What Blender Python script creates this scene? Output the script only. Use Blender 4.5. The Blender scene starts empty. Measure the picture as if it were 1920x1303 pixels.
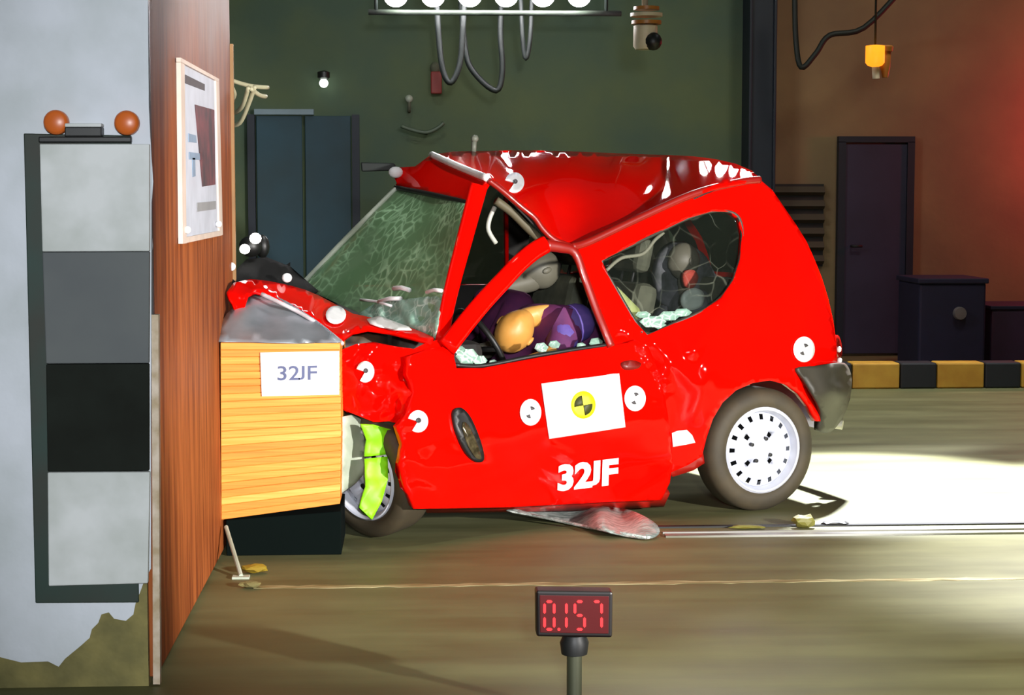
import bpy, bmesh, math, random
import numpy as np
from mathutils import Vector, Matrix, noise, geometry
random.seed(7)
SC = bpy.context.scene
COL = SC.collection
R_ = math.radians

# ------------------------------------------------------------------ camera
FPX, CX, CY, EYE = 3400.0, 960.0, 651.5, 1.35
cam_d = bpy.data.cameras.new('camera')
cam_d.sensor_fit = 'HORIZONTAL'; cam_d.sensor_width = 36.0; cam_d.lens = 36.0 * FPX / 1920.0
cam_d.clip_start = 0.05; cam_d.clip_end = 100
cam = bpy.data.objects.new('camera', cam_d); COL.objects.link(cam)
cam.location = (0, 0, EYE)
cam.rotation_euler = (R_(90 - 4.83), 0, R_(-3.2))
SC.camera = cam
CR = cam.rotation_euler.to_matrix()
EYEV = Vector((0, 0, EYE))

# ------------------------------------------------------------------ world, exposure
w = bpy.data.worlds.new('hall_ambient'); SC.world = w; w.use_nodes = True
w.node_tree.nodes['Background'].inputs[0].default_value = (0.55, 0.75, 0.70, 1)
w.node_tree.nodes['Background'].inputs[1].default_value = 0.06
SC.view_settings.view_transform = 'Standard'
SC.view_settings.look = 'None'
SC.view_settings.exposure = 0.0
SC.view_settings.gamma = 1.0
SC.view_settings.use_curve_mapping = False

# ------------------------------------------------------------------ lights
def spot(name, loc, aim, power, angle, blend=0.5, col=(1, 1, 1), rad=0.1):
    l = bpy.data.lights.new(name, 'SPOT'); l.energy = power; l.spot_size = R_(angle); l.spot_blend = blend
    l.color = col; l.shadow_soft_size = rad
    o = bpy.data.objects.new(name, l); COL.objects.link(o); o.location = loc
    o.rotation_euler = (Vector(aim) - Vector(loc)).to_track_quat('-Z', 'Y').to_euler()
    return o
def point(name, loc, power, col, rad=0.1):
    l = bpy.data.lights.new(name, 'POINT'); l.energy = power; l.color = col; l.shadow_soft_size = rad
    o = bpy.data.objects.new(name, l); COL.objects.link(o); o.location = loc
    return o
# film floods beside and above the camera
spot('film_flood', (4.6, 0.6, 1.7), (0.2, 7.0, 0.85), 4300, 33, 0.5, (1, 0.97, 0.93), 0.09)
spot('film_flood', (0.2, -1.2, 1.8), (-0.1, 6.8, 0.85), 1300, 34, 0.7, (0.93, 0.97, 1.0), 0.12)
# track floods hung over the run-up track behind the car
spot('track_flood', (2.5, 9.9, 4.4), (2.15, 8.25, 0.0), 10000, 27, 0.3, (0.90, 0.93, 1.0), 0.12)
spot('track_flood', (4.2, 9.6, 4.4), (3.9, 8.2, 0.0), 10000, 27, 0.3, (0.90, 0.93, 1.0), 0.12)
spot('track_flood', (4.9, 8.6, 4.0), (2.7, 6.5, 0.0), 6000, 24, 0.8, (0.95, 0.95, 1.0), 0.12)
spot('track_flood', (4.8, 10.4, 0.55), (1.1, 8.6, 0.0), 900, 18, 0.6, (0.95, 0.97, 1.0), 0.08)
# unseen fill added to lift the floor, then a flood above the bonnet
spot('overhead_spot', (1.3, 5.4, 5.6), (1.2, 5.7, 0.0), 380, 46, 0.8, (0.96, 1.0, 0.82), 0.2)
spot('overhead_spot', (0.7, 7.9, 5.2), (-0.3, 7.65, 1.1), 380, 20, 0.7, (1, 1, 1), 0.12)
# floods of the next lamp bank, above the frame to the right
for fx, fy, fz in ((1.42, 11.69, 3.1), (1.78, 11.43, 3.28), (2.15, 11.3, 3.32), (2.55, 11.19, 3.31)):
    spot('bank_flood', (fx, fy, fz), (1.42, 7.85, 1.44), 130, 9, 0.3, (1, 1, 1), 0.17)
# unseen fill spots added to brighten the back wall and far floor
spot('hall_fill', (-0.4, 10.8, 5.4), (-0.2, 15, 1.8), 150, 110, 0.9, (0.92, 1.0, 0.84), 0.4)
spot('hall_fill', (3.9, 11.2, 5.0), (4.0, 15, 1.2), 190, 100, 0.9, (1.0, 0.92, 0.78), 0.4)
spot('hall_fill', (3.6, 10.9, 5.2), (3.2, 10.9, 0), 1150, 62, 0.8, (0.93, 0.98, 1.0), 0.3)
# red beacon near the back wall, right of the frame
point('red_beacon', (5.9, 14.2, 1.9), 75, (1.0, 0.03, 0.08), 0.15)

# ------------------------------------------------------------------ pixel -> world helpers
def ray(px, py):
    return CR @ Vector(((px - CX) / FPX, -(py - CY) / FPX, -1.0))
def atZ(px, py, z=0.0):
    r = ray(px, py); return EYEV + r * ((z - EYE) / r.z)
def atY(px, py, Y):
    r = ray(px, py); return EYEV + r * (Y / r.y)
def atX(px, py, X):
    r = ray(px, py); return EYEV + r * (X / r.x)
YAW = R_(22)
U = Vector((math.cos(YAW), math.sin(YAW), 0)); V = Vector((-math.sin(YAW), math.cos(YAW), 0)); Z = Vector((0, 0, 1))
O = atZ(1431, 960)                       # where the back wheel stands
def C(px, py, d):                        # point on the plane d metres inside the near flank of the car
    r = ray(px, py); return EYEV + r * ((V.dot(O - EYEV) + d) / V.dot(r))
def proj(P):
    q = CR.transposed() @ (Vector(P) - EYEV); return (CX - FPX * q.x / q.z, CY + FPX * q.y / q.z)
def W(u, d, z): return O + U * u + V * d + Z * z
def local(p):
    q = p - O; return (U.dot(q), V.dot(q), q.z)

# ------------------------------------------------------------------ materials
def lin(c):
    return tuple((x / 12.92 if x <= 0.04045 else ((x + 0.055) / 1.055) ** 2.4) for x in [v / 255 for v in c]) + (1,)
MATS = {}
def mat(name, rgb, rough=0.5, metal=0.0, coat=0.0, rgb2=None, scale=8.0, stretch=(1, 1, 1), bump=0.0, bscale=None,
        emit=None, estr=0.0, spec=0.5, detail=4, contrast=(0.35, 0.65)):
    if name in MATS: return MATS[name]
    m = bpy.data.materials.new(name); m.use_nodes = True
    nt = m.node_tree; b = nt.nodes['Principled BSDF']
    b.inputs['Base Color'].default_value = lin(rgb); b.inputs['Roughness'].default_value = rough
    b.inputs['Metallic'].default_value = metal; b.inputs['Coat Weight'].default_value = coat
    b.inputs['Coat Roughness'].default_value = 0.035
    b.inputs['Specular IOR Level'].default_value = spec
    tc = nt.nodes.new('ShaderNodeTexCoord'); mp = nt.nodes.new('ShaderNodeMapping')
    mp.inputs['Scale'].default_value = stretch
    nt.links.new(tc.outputs['Object'], mp.inputs['Vector'])
    n = nt.nodes.new('ShaderNodeTexNoise'); n.inputs['Scale'].default_value = scale; n.inputs['Detail'].default_value = detail
    nt.links.new(mp.outputs[0], n.inputs['Vector'])
    if rgb2 is None: rgb2 = tuple(max(0, v * 0.93) for v in rgb)
    r = nt.nodes.new('ShaderNodeValToRGB')
    r.color_ramp.elements[0].position = contrast[0]; r.color_ramp.elements[1].position = contrast[1]
    r.color_ramp.elements[0].color = lin(rgb); r.color_ramp.elements[1].color = lin(rgb2)
    nt.links.new(n.outputs['Fac'], r.inputs[0]); nt.links.new(r.outputs[0], b.inputs['Base Color'])
    if bump:
        n2 = nt.nodes.new('ShaderNodeTexNoise'); n2.inputs['Scale'].default_value = bscale or scale * 3
        nt.links.new(mp.outputs[0], n2.inputs['Vector'])
        bp = nt.nodes.new('ShaderNodeBump'); bp.inputs['Strength'].default_value = bump; bp.inputs['Distance'].default_value = 0.02
        nt.links.new(n2.outputs['Fac'], bp.inputs['Height']); nt.links.new(bp.outputs[0], b.inputs['Normal'])
    if emit:
        b.inputs['Emission Color'].default_value = lin(emit); b.inputs['Emission Strength'].default_value = estr
    MATS[name] = m
    return m
M_red = mat('red car paint', (224, 7, 1), 0.4, 0, 0.5, (214, 5, 1), 3, spec=0.0)
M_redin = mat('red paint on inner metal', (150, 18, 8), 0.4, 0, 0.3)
M_black = mat('black plastic', (22, 22, 21), 0.45)
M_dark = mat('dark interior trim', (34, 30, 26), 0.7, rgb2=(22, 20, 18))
M_bumper = mat('dark grey bumper plastic', (58, 53, 43), 0.5, rgb2=(48, 45, 37))
M_rubber = mat('tyre rubber', (70, 60, 42), 0.7, rgb2=(56, 49, 36))
M_steel = mat('painted steel rim', (208, 210, 220), 0.4, 0.0, rgb2=(194, 197, 212))
M_darksteel = mat('dark steel', (46, 46, 46), 0.5, 0.5)
M_alu = mat('aluminium sheet', (190, 196, 204), 0.35, 0.55, rgb2=(160, 168, 176), scale=6)
M_silver = mat('scraped silver metal', (200, 205, 200), 0.32, 0.5, rgb2=(140, 150, 145), scale=14, stretch=(1, 4, 4), bump=0.3)
M_white = mat('white sticker vinyl', (240, 240, 240), 0.5)
M_paper = mat('white paper', (238, 238, 238), 0.6)
M_mark = mat('faded black print', (74, 70, 72), 0.6)
M_ink = mat('blue grey ink', (92, 100, 138), 0.6)
M_yellow = mat('yellow print', (235, 225, 20), 0.5)
M_ink2 = mat('dark olive print', (60, 62, 14), 0.6)
M_white_paint = mat('chalky white wall paint', (206, 210, 218), 0.8, rgb2=(180, 186, 188), scale=3.5, bump=0.1, bscale=30, contrast=(0.4, 0.75))
M_concrete = mat('bare olive concrete', (132, 122, 72), 0.85, rgb2=(104, 98, 58), scale=9, bump=0.3)
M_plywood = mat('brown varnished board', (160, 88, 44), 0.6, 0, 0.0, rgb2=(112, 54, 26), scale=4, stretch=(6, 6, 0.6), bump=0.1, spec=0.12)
M_honey = mat('orange honeycomb block', (250, 172, 74), 0.55, 0, 0, rgb2=(232, 138, 44), scale=5, stretch=(0.6, 1, 30), contrast=(0.3, 0.7))
M_green = mat('dark green board paint', (20, 52, 44), 0.6, rgb2=(38, 36, 26), scale=3)
M_gwhite = mat('target white', (210, 212, 212), 0.75, rgb2=(184, 188, 184), scale=6)
M_ggrey = mat('target mid grey', (94, 98, 98), 0.75, rgb2=(86, 90, 92), scale=4)
M_gblack = mat('target near black', (28, 33, 28), 0.85, rgb2=(20, 23, 18), spec=0.2, scale=5)
M_orange = mat('orange reflector', (205, 100, 36), 0.35)
M_lime = mat('lime green tape', (150, 240, 10), 0.5, rgb2=(120, 222, 8))
M_liner = mat('pale grey green plastic', (186, 194, 178), 0.55, rgb2=(160, 168, 150))
M_kerby = mat('yellow kerb paint', (196, 150, 52), 0.6, rgb2=(176, 128, 40), scale=6)
M_kerbk = mat('black kerb paint', (30, 32, 36), 0.6)
M_column = mat('dark blue steel paint', (16, 26, 40), 0.6)
M_door = mat('dark blue door paint', (44, 42, 66), 0.6, rgb2=(36, 34, 56), scale=2)
M_crate = mat('dark blue crate', (34, 32, 62), 0.6)
M_skin = mat('ochre vinyl dummy skin', (222, 164, 84), 0.45, rgb2=(208, 146, 66))
M_skin2 = mat('grey vinyl dummy skin', (120, 116, 100), 0.5)
M_purple = mat('purple shirt cloth', (112, 44, 92), 0.8, rgb2=(84, 34, 84), scale=9)
M_violet = mat('violet blue shirt cloth', (104, 80, 160), 0.7, rgb2=(62, 56, 130), scale=11)
M_greycloth = mat('grey cloth', (112, 112, 118), 0.85, rgb2=(70, 74, 72), scale=14)
M_seat = mat('grey green seat cloth', (96, 98, 80), 0.85, rgb2=(72, 74, 60), scale=12)
M_seatpale = mat('pale green seat cloth', (196, 204, 140), 0.8, rgb2=(170, 184, 110), scale=8)
M_cloth_red = mat('red cloth', (186, 70, 56), 0.8)
M_rail = mat('worn track steel', (190, 190, 186), 0.35, 0.5, rgb2=(120, 116, 100), scale=3, stretch=(0.3, 4, 1))
M_line = mat('worn pale floor line', (170, 160, 118), 0.6, rgb2=(120, 108, 66), scale=4, stretch=(1.2, 8, 1), contrast=(0.42, 0.58))
M_debris = mat('olive debris plastic', (120, 116, 50), 0.5)
M_lamphouse = mat('cream lamp housing', (200, 190, 160), 0.5)
M_amber = mat('amber lamp glass', (240, 150, 40), 0.3, emit=(255, 150, 30), estr=1.4)
M_amberring = mat('amber ring', (170, 110, 40), 0.4)
M_bulb = mat('lit floodlight glass', (255, 255, 255), 0.3, emit=(255, 250, 255), estr=90)
M_smallbulb = mat('lit small bulb', (255, 255, 255), 0.3, emit=(240, 250, 240), estr=6)
M_led = mat('lit red led segment', (255, 40, 40), 0.4, emit=(255, 30, 40), estr=1.6)
M_ledglow = mat('glowing red led window', (70, 4, 6), 0.35, emit=(120, 0, 6), estr=0.25)  # window behind the digits has a faint red glow of its own
M_pipe = mat('pale painted pipe', (176, 172, 140), 0.5)
M_cable = mat('black cable sheath', (12, 22, 18), 0.6)
M_floor = None

def floor_mat():
    m = bpy.data.materials.new('worn olive concrete floor'); m.use_nodes = True
    nt = m.node_tree; b = nt.nodes['Principled BSDF']; N = nt.nodes.new; L = nt.links.new
    tc = N('ShaderNodeTexCoord')
    mp = N('ShaderNodeMapping'); mp.inputs['Scale'].default_value = (0.35, 2.2, 1); L(tc.outputs['Object'], mp.inputs[0])
    n1 = N('ShaderNodeTexNoise'); n1.inputs['Scale'].default_value = 2.2; n1.inputs['Detail'].default_value = 6; L(mp.outputs[0], n1.inputs[0])
    r = N('ShaderNodeValToRGB'); r.color_ramp.elements[0].position = 0.3; r.color_ramp.elements[1].position = 0.72
    r.color_ramp.elements[0].color = lin((88, 88, 50)); r.color_ramp.elements[1].color = lin((122, 122, 80)); L(n1.outputs['Fac'], r.inputs[0])
    n2 = N('ShaderNodeTexNoise'); n2.inputs['Scale'].default_value = 5; n2.inputs['Detail'].default_value = 8; L(tc.outputs['Object'], n2.inputs[0])
    mx = N('ShaderNodeMixRGB'); mx.blend_type = 'MULTIPLY'; mx.inputs[0].default_value = 0.35
    L(r.outputs[0], mx.inputs[1]); L(n2.outputs['Fac'], mx.inputs[2]); L(mx.outputs[0], b.inputs['Base Color'])
    b.inputs['Roughness'].default_value = 0.5
    mr = N('ShaderNodeMapRange'); mr.inputs[3].default_value = 0.5; mr.inputs[4].default_value = 0.75; L(n1.outputs['Fac'], mr.inputs[0]); L(mr.outputs[0], b.inputs['Roughness'])
    bp = N('ShaderNodeBump'); bp.inputs['Strength'].default_value = 0.25; bp.inputs['Distance'].default_value = 0.02
    L(n1.outputs['Fac'], bp.inputs['Height']); L(bp.outputs[0], b.inputs['Normal'])
    return m
M_floor = floor_mat()

def paler_top(m, z0, z1, rgb):
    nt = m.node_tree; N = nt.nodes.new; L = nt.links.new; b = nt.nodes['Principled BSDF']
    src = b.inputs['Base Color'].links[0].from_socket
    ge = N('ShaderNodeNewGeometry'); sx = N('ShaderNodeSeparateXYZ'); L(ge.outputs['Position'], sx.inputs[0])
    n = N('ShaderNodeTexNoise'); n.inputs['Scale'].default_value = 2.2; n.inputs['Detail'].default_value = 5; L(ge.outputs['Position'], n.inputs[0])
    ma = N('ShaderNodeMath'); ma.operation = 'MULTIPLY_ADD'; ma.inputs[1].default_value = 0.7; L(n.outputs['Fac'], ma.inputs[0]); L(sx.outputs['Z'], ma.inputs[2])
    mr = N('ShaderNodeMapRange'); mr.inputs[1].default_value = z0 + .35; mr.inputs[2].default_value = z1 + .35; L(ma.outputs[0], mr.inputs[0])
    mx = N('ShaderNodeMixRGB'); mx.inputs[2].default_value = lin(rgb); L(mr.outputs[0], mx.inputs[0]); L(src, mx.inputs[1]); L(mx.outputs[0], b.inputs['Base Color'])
paler_top(M_plywood, 1.45, 2.05, (150, 132, 128))   # board turns paler towards its top, mottled by noise
def wall_mat(name, a, c):
    return mat(name, a, 0.8, rgb2=c, scale=1.2, bump=0.15, bscale=14)
M_wallg = wall_mat('dark green hall wall paint', (82, 94, 62), (66, 84, 68))
M_wallb = wall_mat('brown hall wall paint', (128, 108, 74), (112, 92, 66))

def glass_mat(name, tint, alpha, crack_scale, crack_w, crack_col, rough=0.08, cstr=0.55):
    m = bpy.data.materials.new(name); m.use_nodes = True
    nt = m.node_tree; b = nt.nodes['Principled BSDF']; N = nt.nodes.new; L = nt.links.new
    tc = N('ShaderNodeTexCoord')
    n = N('ShaderNodeTexNoise'); n.inputs['Scale'].default_value = 4; L(tc.outputs['Object'], n.inputs[0])
    mx = N('ShaderNodeMixRGB'); mx.inputs[0].default_value = 0.12; L(tc.outputs['Object'], mx.inputs[1]); L(n.outputs['Color'], mx.inputs[2])
    v = N('ShaderNodeTexVoronoi'); v.feature = 'DISTANCE_TO_EDGE'; v.inputs['Scale'].default_value = crack_scale; L(mx.outputs[0], v.inputs['Vector'])
    r = N('ShaderNodeValToRGB'); r.color_ramp.elements[0].position = 0.0; r.color_ramp.elements[1].position = crack_w
    r.color_ramp.elements[0].color = (1, 1, 1, 1); r.color_ramp.elements[1].color = (0, 0, 0, 1); L(v.outputs['Distance'], r.inputs[0])
    n3 = N('ShaderNodeTexNoise'); n3.inputs['Scale'].default_value = 5.5; n3.inputs['Detail'].default_value = 5
    L(tc.outputs['Object'], n3.inputs[0])
    r3 = N('ShaderNodeValToRGB'); r3.color_ramp.elements[0].position = 0.38; r3.color_ramp.elements[1].position = 0.68; L(n3.outputs['Fac'], r3.inputs[0])
    mu = N('ShaderNodeMath'); mu.operation = 'MULTIPLY'; L(r.outputs[0], mu.inputs[0]); L(r3.outputs[0], mu.inputs[1])
    ad = N('ShaderNodeMath'); ad.operation = 'MULTIPLY_ADD'; ad.inputs[1].default_value = cstr; ad.inputs[2].default_value = alpha
    ad.use_clamp = True; L(mu.outputs[0], ad.inputs[0])
    cm = N('ShaderNodeMixRGB'); cm.inputs[1].default_value = lin(tint); cm.inputs[2].default_value = lin(crack_col); L(mu.outputs[0], cm.inputs[0])
    L(cm.outputs[0], b.inputs['Base Color']); L(ad.outputs[0], b.inputs['Alpha'])
    b.inputs['Roughness'].default_value = rough
    return m
M_screen = glass_mat('cracked green windscreen glass', (124, 166, 118), 0.52, 21, 0.16, (176, 214, 172), 0.3)
M_shatter = glass_mat('shattered white green glass', (160, 200, 180), 0.55, 28, 0.12, (235, 250, 240), 0.25)
M_glass = glass_mat('cracked side glass', (40, 46, 40), 0.12, 9, 0.03, (150, 155, 135), 0.1, 0.14)

# ------------------------------------------------------------------ object helpers
ROOT = {}
def thing(name, label, cat, loc, group=None):
    o = bpy.data.objects.new(name, None); COL.objects.link(o); o.location = loc
    o.empty_display_size = 0.1
    o['label'] = label; o['category'] = cat
    if group: o['group'] = group
    ROOT[o] = Vector(loc)
    return o
def struct(o):
    o['kind'] = 'structure'; return o
def tag(o, label, cat, group=None):
    o['label'] = label; o['category'] = cat
    if group: o['group'] = group
    return o
def rootloc(p):
    while p is not None and p.parent is not None: p = p.parent
    return Vector(p.location) if p is not None else Vector((0, 0, 0))
def mk(name, verts, faces, m, parent=None, smooth=False, origin=None, label=None):
    if parent is not None: off = rootloc(parent)
    elif origin is not None: off = Vector(origin)
    else: off = Vector((0, 0, 0))
    me = bpy.data.meshes.new(name)
    me.from_pydata([tuple(Vector(v) - off) for v in verts], [], faces)
    me.validate(); me.update()
    bm = bmesh.new(); bm.from_mesh(me); 
    bm.to_mesh(me); bm.free()
    if smooth:
        for p in me.polygons: p.use_smooth = True
    me.materials.append(m)
    o = bpy.data.objects.new(name, me); COL.objects.link(o)
    if parent is not None:
        o.parent = parent
        if parent.parent is None and parent.type == 'EMPTY': pass
        elif parent.parent is None: pass
    else: o.location = off
    if label: o['label'] = label
    return o
def fixn(o):
    bm = bmesh.new(); bm.from_mesh(o.data); bmesh.ops.recalc_face_normals(bm, faces=bm.faces); bm.to_mesh(o.data); bm.free(); return o
class MB:
    def __init__(s): s.v = []; s.f = []
    def add(s, v, f):
        b = len(s.v); s.v += [Vector(x) for x in v]; s.f += [[i + b for i in q] for q in f]
    def hexa(s, P):                       # 8 corners: 0-3 bottom loop, 4-7 top loop
        s.add(P, [[0, 3, 2, 1], [4, 5, 6, 7], [0, 1, 5, 4], [1, 2, 6, 5], [2, 3, 7, 6], [3, 0, 4, 7]])
    def box(s, c, h, ax=None):
        c = Vector(c); ax = ax or (Vector((1, 0, 0)), Vector((0, 1, 0)), Vector((0, 0, 1)))
        X, Y, ZZ = [a * k for a, k in zip(ax, h)]
        s.hexa([c - X - Y - ZZ, c + X - Y - ZZ, c + X + Y - ZZ, c - X + Y - ZZ, c - X - Y + ZZ, c + X - Y + ZZ, c + X + Y + ZZ, c - X + Y + ZZ])
    def tube(s, P, rad, n=10, flat=1.0, side=None, cap=True):
        P = [Vector(p) for p in P]; k = len(P)
        if not isinstance(rad, (list, tuple)): rad = [rad] * k
        up = Vector(side) if side is not None else None
        rings = []
        prev = None
        for i, p in enumerate(P):
            t = (P[min(i + 1, k - 1)] - P[max(i - 1, 0)]).normalized()
            ref = up if up is not None else (prev if prev is not None else (Vector((0, 0, 1)) if abs(t.z) < 0.9 else Vector((1, 0, 0))))
            a = (ref - t * ref.dot(t)).normalized(); b_ = t.cross(a); prev = a
            rings.append([p + (a * math.cos(q) * flat + b_ * math.sin(q)) * rad[i] for q in [2 * math.pi * j / n for j in range(n)]])
        v = [x for r in rings for x in r]; f = []
        for i in range(k - 1):
            for j in range(n):
                f.append([i * n + j, i * n + (j + 1) % n, (i + 1) * n + (j + 1) % n, (i + 1) * n + j])
        if cap: f.append(list(range(n))[::-1]); f.append([(k - 1) * n + j for j in range(n)])
        s.add(v, f)
    def lathe(s, prof, c, axis, n=48, up=None, close=False, sx=1.0):
        axis = Vector(axis).normalized(); ref = Vector((0, 0, 1)) if abs(axis.z) < 0.9 else Vector((1, 0, 0))
        a = (ref - axis * ref.dot(axis)).normalized(); b_ = axis.cross(a); c = Vector(c)
        v = []; f = []
        for (r, h) in prof:
            for j in range(n):
                q = 2 * math.pi * j / n
                v.append(c + axis * h + (a * math.cos(q) + b_ * math.sin(q) * sx) * r)
        m = len(prof)
        for i in range(m if close else m - 1):
            for j in range(n):
                f.append([i * n + j, i * n + (j + 1) % n, ((i + 1) % m) * n + (j + 1) % n, ((i + 1) % m) * n + j])
        if not close:
            if prof[0][0] > 1e-6: f.append(list(range(n))[::-1])
            if prof[-1][0] > 1e-6: f.append([(m - 1) * n + j for j in range(n)])
        s.add(v, f)
    def ball(s, c, r, n=16, ax=None, mvec=None):
        c = Vector(c); ax = ax or (Vector((1, 0, 0)), Vector((0, 1, 0)), Vector((0, 0, 1)))
        if not isinstance(r, (tuple, list)): r = (r, r, r)
        v = []; f = []
        m = n // 2
        for i in range(m + 1):
            th = math.pi * i / m
            for j in range(n):
                ph = 2 * math.pi * j / n
                v.append(c + ax[0] * (r[0] * math.sin(th) * math.cos(ph)) + ax[1] * (r[1] * math.sin(th) * math.sin(ph)) + ax[2] * (r[2] * math.cos(th)))
        for i in range(m):
            for j in range(n): f.append([i * n + j, i * n + (j + 1) % n, (i + 1) * n + (j + 1) % n, (i + 1) * n + j])
        s.add(v, f)
    def build(s, name, m, parent=None, smooth=False, label=None, bevel=0.0, origin=None):
        o = mk(name, s.v, s.f, m, parent, smooth, origin, label)
        bm = bmesh.new(); bm.from_mesh(o.data)
        bmesh.ops.delete(bm, geom=[v for v in bm.verts if not v.link_faces], context='VERTS')
        bmesh.ops.remove_doubles(bm, verts=bm.verts, dist=1e-6)
        bmesh.ops.recalc_face_normals(bm, faces=bm.faces); bm.to_mesh(o.data); bm.free()
        if smooth:
            for p in o.data.polygons: p.use_smooth = True
        if smooth == 'auto':
            o.data.set_sharp_from_angle(angle=R_(40))
        if bevel:
            md = o.modifiers.new('bevel', 'BEVEL'); md.width = bevel; md.segments = 2; md.limit_method = 'ANGLE'
        return o

def crom(P, n=5, closed=True):            # smooth curve through points
    P = [np.array(p, float) for p in P]; k = len(P); out = []
    rng = range(k) if closed else range(k - 1)
    for i in rng:
        if closed: a, b, c, d = P[i - 1], P[i], P[(i + 1) % k], P[(i + 2) % k]
        else: a, b, c, d = P[max(i - 1, 0)], P[i], P[i + 1], P[min(i + 2, k - 1)]
        for j in range(n):
            t = j / n
            out.append(0.5 * ((2 * b) + (c - a) * t + (2 * a - 5 * b + 4 * c - d) * t * t + (3 * b - a - 3 * c + d) * t ** 3))
    if not closed: out.append(P[-1])
    return [tuple(p) for p in out]
def dens(P, step, closed=True):           # straight polygon, resampled
    out = []; k = len(P)
    for i in range(k if closed else k - 1):
        a = np.array(P[i], float); b = np.array(P[(i + 1) % k], float)
        n = max(1, int(np.linalg.norm(b - a) / step))
        for j in range(n): out.append(tuple(a + (b - a) * j / n))
    if not closed: out.append(tuple(P[-1]))
    return out
def tps(ctrl, smooth=1e-3):
    c = np.array(ctrl, float); X = c[:, :2] / 100.0; y = c[:, 2]; n = len(c)
    def k(r2): return np.where(r2 > 1e-12, 0.5 * r2 * np.log(np.maximum(r2, 1e-12)), 0)
    K = k(((X[:, None] - X[None]) ** 2).sum(-1)) + np.eye(n) * smooth
    P = np.hstack([np.ones((n, 1)), X]); A = np.zeros((n + 3, n + 3)); A[:n, :n] = K; A[:n, n:] = P; A[n:, :n] = P.T
    s = np.linalg.solve(A, np.concatenate([y, np.zeros(3)]))
    def f(px, py):
        q = np.array([px, py]) / 100.0
        return float(k(((X - q) ** 2).sum(-1)) @ s[:n] + s[n] + s[n + 1] * q[0] + s[n + 2] * q[1])
    return f
def inside(p, poly):
    x, y = p; c = False; n = len(poly); j = n - 1
    for i in range(n):
        xi, yi = poly[i]; xj, yj = poly[j]
        if (yi > y) != (yj > y) and x < (xj - xi) * (y - yi) / (yj - yi) + xi: c = not c
        j = i
    return c
def fill(outline, holes, step, jitter=0.15):
    rnd = random.Random(len(outline) * 31 + len(holes))
    pts = [Vector(p) for p in outline]; edges = [(i, (i + 1) % len(outline)) for i in range(len(outline))]
    for h in holes:
        b = len(pts); pts += [Vector(p) for p in h]; edges += [(b + i, b + (i + 1) % len(h)) for i in range(len(h))]
    nb = len(pts); B = np.array([tuple(p) for p in pts])
    xs = [p[0] for p in outline]; ys = [p[1] for p in outline]
    y = min(ys) + step / 2; row = 0
    while y < max(ys):
        x = min(xs) + (step / 2 if row % 2 else step)
        while x < max(xs):
            q = (x + rnd.uniform(-jitter, jitter) * step, y + rnd.uniform(-jitter, jitter) * step)
            if inside(q, outline) and not any(inside(q, h) for h in holes) and (((B - np.array(q)) ** 2).sum(1).min() > (0.5 * step) ** 2):
                pts.append(Vector(q))
            x += step
        y += step * 0.87; row += 1
    r = geometry.delaunay_2d_cdt(pts, edges, [], 0, 1e-4)
    vs = [tuple(v) for v in r[0]]; fs = []
    for f in r[2]:
        c = (sum(vs[i][0] for i in f) / len(f), sum(vs[i][1] for i in f) / len(f))
        if inside(c, outline) and not any(inside(c, h) for h in holes): fs.append(list(f))
    used = sorted({i for f in fs for i in f}); mp = {j: i for i, j in enumerate(used)}
    return [vs[i] for i in used], [[mp[i] for i in f] for f in fs]
def patch(name, outline, surf, m, parent, holes=(), step=12, thick=0.004, dent=0.0, dscale=6.0, conv=C, smooth=True, label=None, off=0.0, extra=None):
    """sheet filling a traced outline, carried to its own depth by surf (control points or function), with real thickness"""
    f = tps(surf) if not callable(surf) else surf
    vs, fs = fill(outline, list(holes), step)
    P = []
    for (x, y) in vs:
        d = f(x, y) + off
        if dent: d += dent * noise.noise(Vector((x / 100 * dscale, y / 100 * dscale, 3.1)))
        if extra: d += extra(x, y)
        P.append(conv(x, y, d))
    F2 = []
    for q in fs:                          # faces look towards the eye so that thickness goes inwards
        a, b, c = P[q[0]], P[q[1]], P[q[2]]
        F2.append(q if (b - a).cross(c - a).dot(a - EYEV) < 0 else q[::-1])
    o = mk(name, P, F2, m, parent, smooth, label=label, origin=None if parent else P[0])
    if thick:
        md = o.modifiers.new('thickness', 'SOLIDIFY'); md.thickness = thick; md.offset = -1
    return o, f
def ell(cx, cy, rx, ry, n=28, a0=0, a1=360):
    return [(cx + rx * math.cos(R_(a0 + (a1 - a0) * i / n)), cy - ry * math.sin(R_(a0 + (a1 - a0) * i / n))) for i in range(n + (0 if a1 - a0 >= 360 else 1))]
def sector(cx, cy, rx, ry, a0, a1, n=8): return [(cx, cy)] + ell(cx, cy, rx, ry, n, a0, a1)
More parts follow.
